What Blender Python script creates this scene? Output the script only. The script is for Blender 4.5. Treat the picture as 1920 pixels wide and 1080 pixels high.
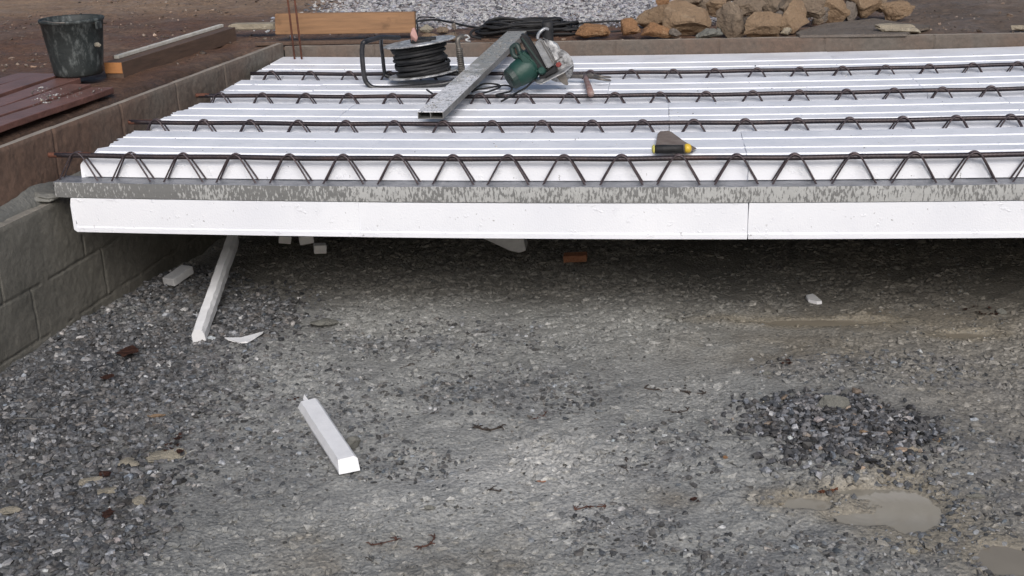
import bpy, bmesh, math, random
import numpy as np
from mathutils import Vector, Matrix
R = math.radians
for o in list(bpy.data.objects): bpy.data.objects.remove(o)
scene = bpy.context.scene
COL = scene.collection

# ------------------------------------------------------------------ camera
CZ = 1.75                                  # camera height above the pit floor
F, YAW, PIT, ROL = 2367.967, -0.1247, 0.3323, 0.0361
def cam_axes():
    cy, sy, cp, sp = math.cos(YAW), math.sin(YAW), math.cos(PIT), math.sin(PIT)
    fwd = np.array([sy*cp, cy*cp, -sp]); right = np.array([cy, -sy, 0.0]); down = np.cross(fwd, right)
    cr, sr = math.cos(ROL), math.sin(ROL)
    return cr*right+sr*down, -sr*right+cr*down, fwd
CR, CD, CF = cam_axes()
cam_data = bpy.data.cameras.new('camera'); cam = bpy.data.objects.new('camera', cam_data); COL.objects.link(cam)
cam.matrix_world = Matrix(((CR[0], -CD[0], -CF[0], 0), (CR[1], -CD[1], -CF[1], 0), (CR[2], -CD[2], -CF[2], CZ), (0, 0, 0, 1)))
cam_data.sensor_width = 36; cam_data.lens = 36*F/1920; cam_data.clip_start = .05; cam_data.clip_end = 500
scene.camera = cam
# ------------------------------------------------------------------ light
SUN_EL, SUN_AZ = R(37), R(166)             # behind the camera, soft cloud light
w = bpy.data.worlds.new('World'); scene.world = w; w.use_nodes = True
nt = w.node_tree; bg = nt.nodes['Background']
sky = nt.nodes.new('ShaderNodeTexSky'); sky.sky_type = 'NISHITA'; sky.sun_disc = False
sky.sun_elevation = SUN_EL; sky.sun_rotation = SUN_AZ; sky.dust_density = 4; sky.air_density = 1.0; sky.ozone_density = 1.2
nt.links.new(sky.outputs[0], bg.inputs[0]); bg.inputs[1].default_value = 0.05
sd = bpy.data.lights.new('sun', 'SUN'); sd.energy = 1.5; sd.angle = R(32); sd.color = (1.0, .985, .985)
so = bpy.data.objects.new('sun', sd); COL.objects.link(so)
sdir = Vector((math.sin(SUN_AZ)*math.cos(SUN_EL), math.cos(SUN_AZ)*math.cos(SUN_EL), math.sin(SUN_EL)))
so.rotation_euler = sdir.to_track_quat('Z', 'Y').to_euler(); so.location = (0, -3, 6)
scene.view_settings.view_transform = 'Standard'; scene.view_settings.look = 'None'
scene.view_settings.gamma = 1; scene.view_settings.exposure = 0.72
scene.render.engine = 'CYCLES'
scene.render.resolution_x = 1024; scene.render.resolution_y = 576

# ------------------------------------------------------------------ measuring helpers (1920x1080 photo pixel -> point on a real plane)
def ray(u, v): return CF + CR*((u-960)/F) + CD*((v-540)/F)
def onz(u, v, z): d = ray(u, v); p = d*((z-CZ)/d[2]); return Vector((p[0], p[1], z))
def ony(u, v, y): d = ray(u, v); p = d*(y/d[1]); return Vector((p[0], y, p[2]+CZ))
def mpp(y, z=.75): return (y*CF[1] + (z-CZ)*CF[2])/F       # metres per photo pixel at a depth
# ------------------------------------------------------------------ noise
_rng = np.random.RandomState(7); _T = _rng.rand(256, 256)
def vn(x, y, s=0):
    x = np.asarray(x, float)+s*17.31; y = np.asarray(y, float)+s*9.77
    xi = np.floor(x).astype(int); yi = np.floor(y).astype(int); fx = x-xi; fy = y-yi
    fx = fx*fx*(3-2*fx); fy = fy*fy*(3-2*fy)
    a = _T[xi % 256, yi % 256]; b = _T[(xi+1) % 256, yi % 256]; c = _T[xi % 256, (yi+1) % 256]; d = _T[(xi+1) % 256, (yi+1) % 256]
    return (a*(1-fx)+b*fx)*(1-fy)+(c*(1-fx)+d*fx)*fy
def fbm(x, y, f, o=4, s=0):
    t = 0; a = 1; n = 0
    for k in range(o):
        t = t+a*vn(np.asarray(x)*f, np.asarray(y)*f, s+k*3); n += a; a *= .55; f *= 2.03
    return t/n
def sm(a, b, x): t = np.clip((x-a)/(b-a), 0, 1); return t*t*(3-2*t)
# ------------------------------------------------------------------ materials
class Mt:
    def __init__(s, name, color=(.5, .5, .5), rough=.6, metal=0, spec=.5):
        s.m = bpy.data.materials.new(name); s.m.use_nodes = True; s.nt = s.m.node_tree; s.b = s.nt.nodes['Principled BSDF']
        s.b.inputs['Base Color'].default_value = (*color, 1); s.b.inputs['Roughness'].default_value = rough
        s.b.inputs['Metallic'].default_value = metal; s.b.inputs['Specular IOR Level'].default_value = spec
        s.co = s.nt.nodes.new('ShaderNodeTexCoord').outputs['Object']
    def n(s, t, **k):
        x = s.nt.nodes.new(t)
        for a, b in k.items(): setattr(x, a, b)
        return x
    def l(s, a, b): s.nt.links.new(a, b)
    def scale(s, v):
        x = s.n('ShaderNodeMapping'); x.inputs['Scale'].default_value = v; s.l(s.co, x.inputs['Vector']); return x.outputs[0]
    def noise(s, sc=5, det=5, rough=.6, vec=None, dist=0):
        x = s.n('ShaderNodeTexNoise'); x.inputs['Scale'].default_value = sc; x.inputs['Detail'].default_value = det
        x.inputs['Roughness'].default_value = rough; x.inputs['Distortion'].default_value = dist; s.l(vec or s.co, x.inputs['Vector']); return x.outputs['Fac']
    def vor(s, sc, feat='F1', vec=None, out='Distance'):
        x = s.n('ShaderNodeTexVoronoi', feature=feat); x.inputs['Scale'].default_value = sc; s.l(vec or s.co, x.inputs['Vector']); return x.outputs[out]
    def ramp(s, f, a, b, lo=0, hi=1):
        x = s.n('ShaderNodeMapRange'); x.inputs[1].default_value = a; x.inputs[2].default_value = b; x.inputs[3].default_value = lo; x.inputs[4].default_value = hi
        s.l(f, x.inputs[0]); return x.outputs[0]
    def math(s, op, a, b):
        x = s.n('ShaderNodeMath', operation=op)
        for i, v in enumerate((a, b)):
            if isinstance(v, (int, float)): x.inputs[i].default_value = v
            else: s.l(v, x.inputs[i])
        return x.outputs[0]
    def mix(s, f, a, b, mode='MIX'):
        x = s.n('ShaderNodeMix', data_type='RGBA', blend_type=mode)
        if isinstance(f, (int, float)): x.inputs[0].default_value = f
        else: s.l(f, x.inputs[0])
        for i, v in ((6, a), (7, b)):
            if isinstance(v, tuple): x.inputs[i].default_value = (*v, 1)
            else: s.l(v, x.inputs[i])
        return x.outputs[2]
    def col(s, c): s.l(c, s.b.inputs['Base Color']); return s
    def rgh(s, c): s.l(c, s.b.inputs['Roughness']); return s
    def bump(s, h, st=.5, d=.01, prev=None):
        x = s.n('ShaderNodeBump'); x.inputs['Strength'].default_value = st; x.inputs['Distance'].default_value = d; s.l(h, x.inputs['Height'])
        if prev is not None: s.l(prev, x.inputs['Normal'])
        s.l(x.outputs[0], s.b.inputs['Normal']); return x.outputs[0]
    def attr(s, name='col'):
        x = s.n('ShaderNodeAttribute', attribute_name=name); return x.outputs['Color']
def grime(name, c1, c2, sc=6, rough=.7, metal=0, bsc=60, bst=.4, bd=.004, lo=.35, hi=.65, spec=.5):
    """two tone noisy surface with fine bump"""
    t = Mt(name, c1, rough, metal, spec); t.col(t.mix(t.ramp(t.noise(sc, 7, .65), lo, hi), c1, c2)); t.bump(t.noise(bsc, 5), bst, bd); return t.m

t = Mt('wet_gravel_floor', (.2, .2, .2), .6, spec=.35)
n1 = t.noise(90, 6, .75); n2 = t.vor(170, 'F1', out='Color'); n3 = t.noise(2.2, 5, .6)
c = t.mix(t.ramp(n1, .3, .72, .0, 1), (.48, .48, .48), (1.42, 1.42, 1.41)); c = t.mix(1, t.attr(), c, 'MULTIPLY')
hsv = t.n('ShaderNodeSeparateColor'); t.l(n2, hsv.inputs[0])
c = t.mix(t.ramp(hsv.outputs[0], .90, .92, 0, .45), c, t.mix(hsv.outputs[1], (.04, .04, .042), (.22, .215, .205)))
t.col(c); t.rgh(t.ramp(t.noise(3.1, 5), .35, .65, .72, .42))
b_ = t.bump(t.vor(75), .6, .006); t.bump(t.noise(200, 4, .7), .6, .003, b_); M_PIT = t.m
t = Mt('loose_stone', (.2, .2, .2), .5, spec=.35)
c = t.mix(t.ramp(t.noise(140, 4), .3, .7), (.6, .6, .6), (1.4, 1.4, 1.4)); t.col(t.mix(1, t.attr(), c, 'MULTIPLY')); t.bump(t.noise(300, 3), .4, .002); M_STONES = t.m
t = Mt('brown_mud', (.1, .06, .04), .6, spec=.35)
c = t.mix(t.ramp(t.noise(30, 7, .75), .3, .7), (.5, .5, .5), (1.5, 1.45, 1.4)); t.col(t.mix(1, t.attr(), c, 'MULTIPLY'))
b_ = t.bump(t.noise(25, 7, .7), .9, .02); t.bump(t.noise(120, 5, .7), .8, .006, b_); t.rgh(t.ramp(t.noise(4, 5), .4, .6, .75, .45)); M_MUD = t.m
# polystyrene
t = Mt('white_polystyrene', (.86, .87, .89), .55, spec=.35)
c = t.mix(t.ramp(t.noise(9, 6, .7), .62, .74, 0, .35), (.83, .85, .895), (.56, .57, .61))
c = t.mix(t.ramp(t.noise(2.3, 4), .35, .7, 0, .5), c, (.67, .69, .76))
dirt = t.math('MULTIPLY', t.ramp(t.noise(55, 3, .5), .70, .73), t.ramp(t.noise(3.0, 3), .5, .6))
c = t.mix(t.math('MULTIPLY', dirt, .7), c, (.22, .21, .2)); t.col(c)
b_ = t.bump(t.vor(160), .3, .0015); t.bump(t.ramp(t.noise(22, 5, .6), .60, .68), .5, .003, b_); t.rgh(t.ramp(t.noise(7, 4), .4, .65, .6, .28)); M_EPS = t.m
M_EPSC = grime('polystyrene_offcut', (.84, .85, .87), (.74, .75, .77), 12, .6, bsc=150, bst=.4, bd=.002)
M_EPSG = grime('dusty_polystyrene', (.45, .46, .48), (.62, .63, .64), 14, .65, bsc=120)
# concrete joist
t = Mt('mottled_joist_concrete', (.4, .4, .4), .6)
v = t.scale((1.0, 1.0, .33)); nn = t.noise(125, 4, .6, v); big = t.noise(4, 4, .5)
sx = t.n('ShaderNodeSeparateXYZ'); t.l(t.co, sx.inputs[0]); drift = t.ramp(sx.outputs[0], 0, 3.5, .045, -.075)
m = t.ramp(t.math('ADD', t.math('ADD', nn, t.math('MULTIPLY', t.ramp(big, .3, .7, -.5, .5), -.20)), t.math('MULTIPLY', drift, -1.0)), .48, .55)
c = t.mix(m, (.165, .168, .167), t.mix(t.noise(20, 4), (.34, .348, .345), (.47, .478, .475))); t.col(c); t.bump(t.noise(120, 5), .5, .003); M_JF = t.m
M_JT = grime('wet_joist_concrete', (.13, .14, .16), (.24, .25, .28), 14, .33, bsc=70, bst=.6, bd=.006)
M_LAT = grime('lattice_wire_steel', (.055, .046, .056), (.10, .075, .078), 30, .38, .4)
t = Mt('dark_steel', (.07, .055, .06), .45, .4)
c = t.mix(t.ramp(t.noise(14, 6, .7), .4, .68), (.026, .022, .028), (.060, .044, .044)); t.col(t.mix(t.ramp(t.noise(3, 3), .58, .75, 0, .5), c, (.10, .045, .03)))
wv = t.n('ShaderNodeTexWave'); wv.inputs['Scale'].default_value = 42; wv.bands_direction = 'DIAGONAL'; t.l(t.co, wv.inputs['Vector']); t.bump(wv.outputs['Fac'], .22, .0015); M_STEEL = t.m
M_RUST = grime('rusty_steel', (.16, .06, .035), (.08, .035, .025), 40, .8, .2)
# walls
t = Mt('damp_concrete_block', (.15, .14, .12), .75, spec=.3)
c = t.mix(t.ramp(t.noise(3.0, 6, .6), .35, .68), (.12, .117, .102), (.20, .191, .167)); c = t.mix(t.ramp(t.noise(38, 5, .7), .35, .7), t.mix(1, c, (.75, .75, .75), 'MULTIPLY'), c)
c = t.mix(t.ramp(t.vor(65), .10, .06, 0, .55), c, (.11, .105, .095)); c = t.mix(t.ramp(t.noise(1.3, 6, .7), .5, .62, 0, .5), c, (.13, .125, .11)); t.col(c); b_ = t.bump(t.noise(30, 7, .7), .6, .008); t.bump(t.noise(180, 4), .5, .003, b_); M_WALL = t.m
t = Mt('stained_brown_concrete', (.15, .1, .08), .7, spec=.3)
sx = t.n('ShaderNodeSeparateXYZ'); t.l(t.co, sx.inputs[0])
f = t.math('ADD', t.ramp(t.noise(2.2, 6, .6), .3, .7, -.5, .5), t.ramp(sx.outputs[1], 4.2, 5.9, -.25, .9))
c = t.mix(t.ramp(f, 0, 1), (.195, .125, .093), (.195, .18, .155)); v = t.scale((4, 4, 1)); c = t.mix(t.ramp(t.noise(4, 6, .7, v), .56, .66, 0, .6), c, (.065, .05, .043))
c = t.mix(t.ramp(t.noise(45, 5, .7), .4, .7, .45, 0), c, (.06, .045, .038)); t.col(c); b_ = t.bump(t.noise(22, 7, .7), .6, .008); M_WALLB = t.m
t = Mt('brown_upstand_concrete', (.12, .1, .09), .7, spec=.3)
c = t.mix(t.ramp(t.noise(2.6, 6, .6), .38, .62), (.155, .108, .083), (.14, .122, .105)); c = t.mix(t.ramp(t.noise(45, 6, .7), .35, .7, .5, 0), c, (.05, .045, .04)); t.col(c); t.bump(t.noise(28, 7, .7), .6, .008); M_WALLK = t.m
M_TOPW = grime('pale_worn_concrete', (.24, .20, .165), (.34, .30, .25), 9, .75, bsc=60, bst=.6, bd=.005)
M_LEDGE = grime('pale_mortar', (.30, .28, .24), (.17, .16, .145), 8, .8, bsc=50, bst=.8, bd=.008)
M_FILLET = grime('grey_mortar_fillet', (.115, .118, .11), (.165, .165, .153), 8, .6, bsc=50, bst=.8, bd=.008)
# wood
def wood(name, c1, c2, rough=.7, axis='X'):
    t = Mt(name, c1, rough); sc = (2, 30, 30) if axis == 'X' else (30, 2, 30); v = t.scale(sc)
    c = t.mix(t.ramp(t.noise(1.6, 6, .65, v), .35, .7), c1, c2); c = t.mix(t.ramp(t.noise(7, 6, .7), .58, .72, 0, .6), c, tuple(x*.3 for x in c1)); t.col(c); t.bump(t.noise(2.5, 5, .6, v), .5, .004); return t.m
M_WOOD = wood('weathered_orange_timber', (.33, .185, .095), (.21, .12, .065))
M_WOODD = wood('dirty_brown_timber', (.125, .08, .058), (.075, .05, .038), axis='Y')
M_ENDG = grime('fresh_sawn_end', (.50, .23, .085), (.40, .18, .07), 20, .7)
M_BOARD = grime('red_brown_board', (.23, .115, .095), (.12, .062, .052), 5, .38, bsc=40, bst=.7, bd=.006)
M_PALE = grime('pale_wood', (.62, .61, .57), (.42, .40, .35), 15, .7)
# tools
t = Mt('splashed_aluminium', (.5, .5, .5), .35, .08)
c = t.mix(t.ramp(t.noise(55, 6, .75, None, 1.5), .38, .47), (.10, .10, .095), (.80, .80, .82)); yy = t.n('ShaderNodeSeparateXYZ'); t.l(t.co, yy.inputs[0]); t.col(t.mix(t.ramp(t.math('ADD', t.noise(6, 4), t.ramp(yy.outputs[1], 4.9, 6.3, -.3, .3)), .42, .58, 0, .9), c, t.mix(t.noise(60, 4), (.16, .16, .14), (.36, .35, .32))))
t.rgh(t.ramp(t.noise(30, 4), .4, .6, .2, .6)); t.bump(t.noise(45, 5, .6, None, 1), .7, .005); M_ALU = t.m
M_ALUD = grime('dirty_aluminium_side', (.13, .13, .125), (.24, .235, .225), 25, .5, .4)
M_GALV = grime('galvanised_sheet', (.60, .61, .62), (.16, .16, .165), 30, .4, .25, lo=.42, hi=.6)
M_BLK = grime('black_rubber', (.013, .014, .016), (.03, .03, .032), 25, .6, spec=.3)
M_BLKT = grime('black_painted_tube', (.014, .015, .018), (.045, .045, .05), 30, .35)
M_GREEN = grime('green_tool_plastic', (.010, .050, .040), (.025, .065, .052), 18, .5, lo=.4, hi=.75)
M_DGREEN = grime('dark_green_plastic', (.015, .035, .032), (.03, .05, .045), 18, .5)
M_CHROME = grime('dull_cast_metal', (.50, .51, .53), (.26, .27, .28), 24, .38, .65)
M_DMET = grime('dark_worn_metal', (.12, .115, .11), (.22, .20, .18), 30, .5, .5)
M_RED = grime('red_plastic', (.26, .045, .04), (.20, .06, .05), 30, .5)
M_REDH = grime('worn_red_handle', (.22, .10, .09), (.30, .24, .22), 35, .6)
M_PINK = grime('pink_plug_cover', (.46, .27, .24), (.36, .20, .18), 20, .6)
M_YEL = grime('yellow_plastic', (.72, .50, .05), (.55, .36, .04), 40, .45)
M_YELP = grime('pale_yellow_plastic', (.70, .68, .18), (.5, .45, .12), 40, .45)
M_BLADE = grime('dirty_trowel_steel', (.20, .145, .115), (.32, .255, .21), 18, .55, .3)
t = Mt('black_bucket_rubber', (.03, .04, .04), .6)
v = t.scale((1, 1, .45)); c = t.mix(t.ramp(t.noise(26, 7, .75, v), .50, .72), (.022, .028, .029), (.16, .18, .18)); t.col(c); t.bump(t.noise(40, 6), .6, .006); M_BUCKET = t.m
# stone of the pile
def stone_mat(name, a, b, c3):
    t = Mt(name, a, .8, spec=.25); c = t.mix(t.ramp(t.noise(4, 6, .6), .35, .65), a, b); c = t.mix(t.ramp(t.noise(16, 6, .65), .55, .72, 0, .8), c, c3)
    t.col(c); b_ = t.bump(t.noise(11, 7, .7), 1.0, .035); t.bump(t.noise(70, 5, .7), .6, .006, b_); return t.m
M_ST = [stone_mat('tan_limestone', (.28, .20, .13), (.19, .13, .085), (.40, .31, .215)),
        stone_mat('orange_limestone', (.30, .165, .085), (.19, .11, .06), (.42, .30, .19)),
        stone_mat('grey_tan_limestone', (.24, .19, .14), (.165, .125, .095), (.35, .285, .215)),
        stone_mat('grey_flagstone', (.19, .168, .15), (.155, .13, .11), (.22, .195, .175)),
        stone_mat('pale_cream_stone', (.40, .35, .27), (.24, .21, .165), (.52, .48, .38)),
        stone_mat('grey_concrete_lump', (.16, .16, .145), (.21, .21, .19), (.12, .12, .11)),
        stone_mat('beige_mortar', (.33, .30, .24), (.24, .22, .18), (.42, .39, .32)),
        stone_mat('brick_clay', (.36, .17, .10), (.28, .12, .07), (.4, .22, .14)),
        stone_mat('pale_lilac_stone', (.42, .38, .38), (.35, .32, .32), (.5, .46, .45))]
M_LEAF = grime('red_brown_leaf', (.10, .042, .028), (.05, .024, .018), 60, .7)
M_TWIG = grime('dark_twig', (.025, .02, .018), (.06, .045, .035), 60, .8)
M_WIRE = grime('dull_wire', (.07, .07, .07), (.12, .115, .11), 40, .5, .3)
t = Mt('muddy_water', (.25, .22, .17), .07, spec=.5)
t.col(t.mix(t.ramp(t.noise(5, 4), .3, .7), (.215, .19, .15), (.25, .225, .18))); t.bump(t.noise(9, 2), .04, .01); M_WATER = t.m
t = Mt('rippled_muddy_water', (.25, .22, .17), .07, spec=.5); t.col(t.mix(t.ramp(t.noise(5, 4), .3, .7), (.25, .23, .19), (.295, .275, .23)))
wv = t.n('ShaderNodeTexWave', wave_type='RINGS', rings_direction='Z'); wv.inputs['Scale'].default_value = 14; t.l(t.co, wv.inputs['Vector']); t.bump(wv.outputs['Fac'], .015, .002); M_RIP = t.m

# ------------------------------------------------------------------ object helpers
def link(o, parent=None):
    COL.objects.link(o)
    if parent is not None: o.parent = parent
    return o
def tag(o, label, cat=None, group=None, kind=None):
    if label: o['label'] = label
    if cat: o['category'] = cat
    if group: o['group'] = group
    if kind: o['kind'] = kind
    return o
def thing(name, label, cat, loc=(0, 0, 0), group=None):
    o = bpy.data.objects.new(name, None); o.empty_display_size = .1; o.location = loc; COL.objects.link(o); return tag(o, label, cat, group)
def done(name, bm, mats, parent=None, smooth=False, origin=None):
    """bm in world coordinates; parts get their parent's frame"""
    me = bpy.data.meshes.new(name); off = Vector(origin) if origin is not None else Vector((0, 0, 0))
    ploc = parent.location if parent is not None else Vector((0, 0, 0))
    for v in bm.verts: v.co -= off
    bmesh.ops.recalc_face_normals(bm, faces=bm.faces)
    bm.to_mesh(me); bm.free()
    for m in (mats if isinstance(mats, (list, tuple)) else [mats]): me.materials.append(m)
    if smooth: me.polygons.foreach_set('use_smooth', [True]*len(me.polygons))
    o = bpy.data.objects.new(name, me); o.location = off
    link(o, parent)
    if parent is not None:
        pp = parent; acc = Vector((0, 0, 0))
        while pp is not None: acc += pp.location; pp = pp.parent
        o.location = off-acc
    return o
def npmesh(name, V, Fq, mats, parent=None, smooth=False, color=None, mi=None):
    me = bpy.data.meshes.new(name); V = np.asarray(V, np.float32); Fq = np.asarray(Fq, np.int32); k = Fq.shape[1]
    me.vertices.add(len(V)); me.vertices.foreach_set('co', V.ravel()); me.loops.add(Fq.size); me.loops.foreach_set('vertex_index', Fq.ravel())
    me.polygons.add(len(Fq)); me.polygons.foreach_set('loop_start', np.arange(0, Fq.size, k, dtype=np.int32))
    me.polygons.foreach_set('loop_total', np.full(len(Fq), k, np.int32))
    for m in (mats if isinstance(mats, (list, tuple)) else [mats]): me.materials.append(m)
    if mi is not None: me.polygons.foreach_set('material_index', np.asarray(mi, np.int32))
    me.update(calc_edges=True)
    me.polygons.foreach_set('use_smooth', np.full(len(Fq), smooth))
    if color is not None:
        a = me.color_attributes.new('col', 'FLOAT_COLOR', 'POINT'); c4 = np.ones((len(V), 4), np.float32); c4[:, :3] = color; a.data.foreach_set('color', c4.ravel())
    o = bpy.data.objects.new(name, me); link(o, parent); return o
def gridfaces(nx, ny):
    i, j = np.meshgrid(np.arange(nx-1), np.arange(ny-1), indexing='ij'); a = (i*ny+j).ravel(); return np.stack([a, a+ny, a+ny+1, a+1], 1)
def box(bm, c, s, rot=None, bev=0):
    m = Matrix.Translation(c) @ (rot.to_4x4() if rot is not None else Matrix.Identity(4)) @ Matrix.Diagonal((*s, 1))
    r = bmesh.ops.create_cube(bm, size=1, matrix=m)
    if bev:
        es = list({e for v in r['verts'] for e in v.link_edges}); bmesh.ops.bevel(bm, geom=es, offset=bev, segments=2, affect='EDGES', profile=.6)
def frame(d, up=(0, 0, 1)):
    d = Vector(d).normalized(); u = Vector(up)
    if abs(d.dot(u)) > .95: u = Vector((1, 0, 0)) if abs(d.x) < .9 else Vector((0, 1, 0))
    a = u.cross(d).normalized(); return a, d.cross(a).normalized(), d
def tube(bm, pts, r, seg=8, closed=False, cap=True):
    pts = [Vector(p) for p in pts]; n = len(pts); rs = r if isinstance(r, (list, tuple)) else [r]*n; rings = []; pa = None
    for i, p in enumerate(pts):
        if closed: d = pts[(i+1) % n]-pts[i-1]
        else: d = pts[min(i+1, n-1)]-pts[max(i-1, 0)]
        d.normalize()
        if pa is None: a, b, _ = frame(d)
        else: a = (pa-d*pa.dot(d)).normalized(); b = d.cross(a)
        pa = a
        rings.append([bm.verts.new(p+(a*math.cos(2*math.pi*k/seg)+b*math.sin(2*math.pi*k/seg))*rs[i]) for k in range(seg)])
    for i in range(n if closed else n-1):
        q = rings[(i+1) % n]
        for k in range(seg): bm.faces.new((rings[i][k], rings[i][(k+1) % seg], q[(k+1) % seg], q[k]))
    if cap and not closed: bm.faces.new(rings[0][::-1]); bm.faces.new(rings[-1])
def spline(pts, n=8, closed=False):
    P = [Vector(p) for p in pts]; out = []; m = len(P)
    for i in range(m if closed else m-1):
        if closed: a, b, c, d = P[i-1], P[i], P[(i+1) % m], P[(i+2) % m]
        else: a, b, c, d = P[max(i-1, 0)], P[i], P[i+1], P[min(i+2, m-1)]
        for k in range(n):
            t = k/n; out.append(.5*((2*b)+(c-a)*t+(2*a-5*b+4*c-d)*t*t+(3*b-a-3*c+d)*t**3))
    if not closed: out.append(P[-1])
    return out
def lathe(bm, c, axis, prof, seg=32, wob=0):
    a, b, d = frame(axis); c = Vector(c); rings = []
    for r, h in prof:
        rings.append([bm.verts.new(c+d*h+(a*math.cos(2*math.pi*k/seg)+b*math.sin(2*math.pi*k/seg))*(r*(1+wob*math.sin(3*2*math.pi*k/seg+1)))) for k in range(seg)])
    for i in range(len(prof)-1):
        for k in range(seg): bm.faces.new((rings[i][k], rings[i][(k+1) % seg], rings[i+1][(k+1) % seg], rings[i+1][k]))
    return rings
def prism(bm, poly, off, bev=0):
    """closed outline of world points pushed along off"""
    off = Vector(off); A = [bm.verts.new(p) for p in poly]; B = [bm.verts.new(Vector(p)+off) for p in poly]; n = len(A)
    fs = [bm.faces.new(A), bm.faces.new(B[::-1])]+[bm.faces.new((A[i], B[i], B[(i+1) % n], A[(i+1) % n])) for i in range(n)]
    if bev:
        es = list({e for f in fs for e in f.edges}); bmesh.ops.bevel(bm, geom=es, offset=bev, segments=2, affect='EDGES')
def rockbm(c, s, seed, cuts=9, sub=3, rough=.07, rot=None, flat=None):
    rr = random.Random(seed); bm = bmesh.new(); bmesh.ops.create_icosphere(bm, subdivisions=sub, radius=1)
    pl = []
    for k in range(cuts):
        v = Vector((rr.gauss(0, 1), rr.gauss(0, 1), rr.gauss(0, 1))).normalized(); pl.append((v, rr.uniform(.42, .78)))
    sd_ = Vector((rr.uniform(0, 50), rr.uniform(0, 50), rr.uniform(0, 50)))
    from mathutils import noise
    for v in bm.verts:
        p = v.co.copy()
        for nrm, d in pl:
            e = p.dot(nrm)-d
            if e > 0: p -= nrm*e*.93
        p *= 1+rough*noise.noise(p*2.2+sd_)*2+rough*.6*noise.noise(p*6+sd_)
        v.co = p
    mx = [max(abs(v.co[i]) for v in bm.verts) for i in range(3)]
    M = (rot or Matrix.Identity(3))
    for v in bm.verts:
        q = Vector((v.co[0]/mx[0]*s[0]*.5, v.co[1]/mx[1]*s[1]*.5, v.co[2]/mx[2]*s[2]*.5)); v.co = M @ q+Vector(c)
    return bm
def rotz(a): return Matrix.Rotation(a, 3, 'Z')

# ================================================================== SETTING
PH = .785                                   # level of the upper ground
def wallx(y): return -2.367+.117*(y-4.186)   # inner face of the left upstand
def lowx(y): return -2.283+.095*(y-4.1)      # inner face of the lower foundation wall
BY = 6.785                                  # inner face of the back upstand
Z0 = 1.75-1.0315                            # top bar level of the joists
def sag(x): return .0050*(x-.2)**2
# blobs that shape the pit floor: pixel centre and pixel radii -> real centre and radii on the floor
def blob(u, v, ru, rv):
    c = onz(u, v, 0); r = onz(u+ru, v, 0); a = onz(u, v-rv, 0); b = onz(u, v+rv, 0); return (c.x, c.y, abs(r.x-c.x), abs(a.y-b.y)/2)
def ev(bl, x, y, p=1.0):
    t = np.zeros_like(np.asarray(x, float))
    for (cx, cy, rx, ry) in bl: t = np.maximum(t, np.exp(-(((x-cx)/rx)**2+((y-cy)/ry)**2)**p))
    return t
B_COARSE = [blob(60, 780, 330, 170), blob(200, 700, 260, 120), blob(420, 610, 150, 60), blob(100, 1000, 200, 160), blob(330, 560, 120, 45)]
B_HEAP = [blob(1570, 822, 175, 64)]
B_MED = [blob(1850, 870, 160, 120), blob(1700, 1060, 330, 60), blob(1400, 1060, 200, 70), blob(500, 800, 260, 130), blob(760, 880, 130, 40), blob(1650, 900, 300, 60), blob(1150, 1000, 160, 60), blob(1700, 700, 300, 40),
         blob(1800, 980, 130, 60), blob(1560, 1050, 200, 50), blob(950, 740, 220, 60), blob(800, 640, 260, 40), blob(1250, 850, 130, 70)]
PUD = [(1690, 955, 78, 44), (1505, 944, 55, 15), (1640, 925, 80, 12), (1892, 1052, 62, 32), (1530, 604, 130, 7), (1625, 972, 70, 14), (1810, 628, 50, 7)]
B_PUD = [blob(*q) for q in PUD]
B_SMOOTH = [blob(1450, 620, 330, 40), blob(1150, 700, 260, 50), blob(900, 980, 330, 90), blob(700, 1030, 300, 60), blob(1500, 680, 300, 45), blob(1550, 990, 160, 50)]
B_BROWN = [blob(1480, 660, 200, 45), blob(1830, 600, 120, 30), blob(880, 1060, 260, 50), blob(1500, 935, 90, 35), blob(1600, 600, 300, 30), blob(620, 1060, 120, 40), blob(1250, 940, 60, 22), blob(560, 1010, 70, 25)]
B_LIGHT = [blob(620, 960, 300, 80), blob(950, 880, 260, 70), blob(1150, 960, 240, 90), blob(450, 900, 140, 60), blob(1360, 780, 130, 90), blob(1230, 900, 220, 70), blob(1500, 690, 60, 18)]
def gh(x, y):
    z = .022*(fbm(x, y, 1.3, 3, 1)-.5)+.030*(fbm(x, y, 4.5, 3, 5)-.5)+.018*(fbm(x, y, 15, 3, 9)-.5)*sm(.35, .6, fbm(x, y, 2.1, 3, 17))+.010
    z = z+.028*ev(B_HEAP, x, y)**1.0+.02*ev(B_COARSE, x, y)
    z = z+.05*sm(.45, .0, np.asarray(x)-lowx(np.asarray(y)))*sm(5.6, 4.2, y)
    pd = ev(B_PUD, x, y, 1.5)*(0.35+1.3*fbm(x, y, 8, 4, 20)); z = np.maximum(z, .0015); k = sm(.04, .3, pd); z = z*(1-k)+.0012*k-.010*sm(.25, .85, pd)+(.009*(fbm(x, y, 20, 3, 71)-.5)+.005*(fbm(x, y, 60, 2, 72)-.5))*k
    return z
def ax(segs):
    out = []
    for a, b, st in segs: out += list(np.arange(a, b-1e-6, st))
    return np.array(out+[segs[-1][1]])
xs = ax([(-2.9, -2.4, .1), (-2.4, 1.5, .009), (1.5, 2.6, .04), (2.6, 6, .4), (6, 60, 6)]); ys = ax([(-40, 0, 5), (0, 2.3, .06), (2.3, 5.6, .009), (5.6, 7.0, .03)])
X, Y = np.meshgrid(xs, ys, indexing='ij'); Z = gh(X, Y)
near = (X > -2.45) & (X < 1.6) & (Y > 2.2) & (Y < 5.7)
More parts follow.
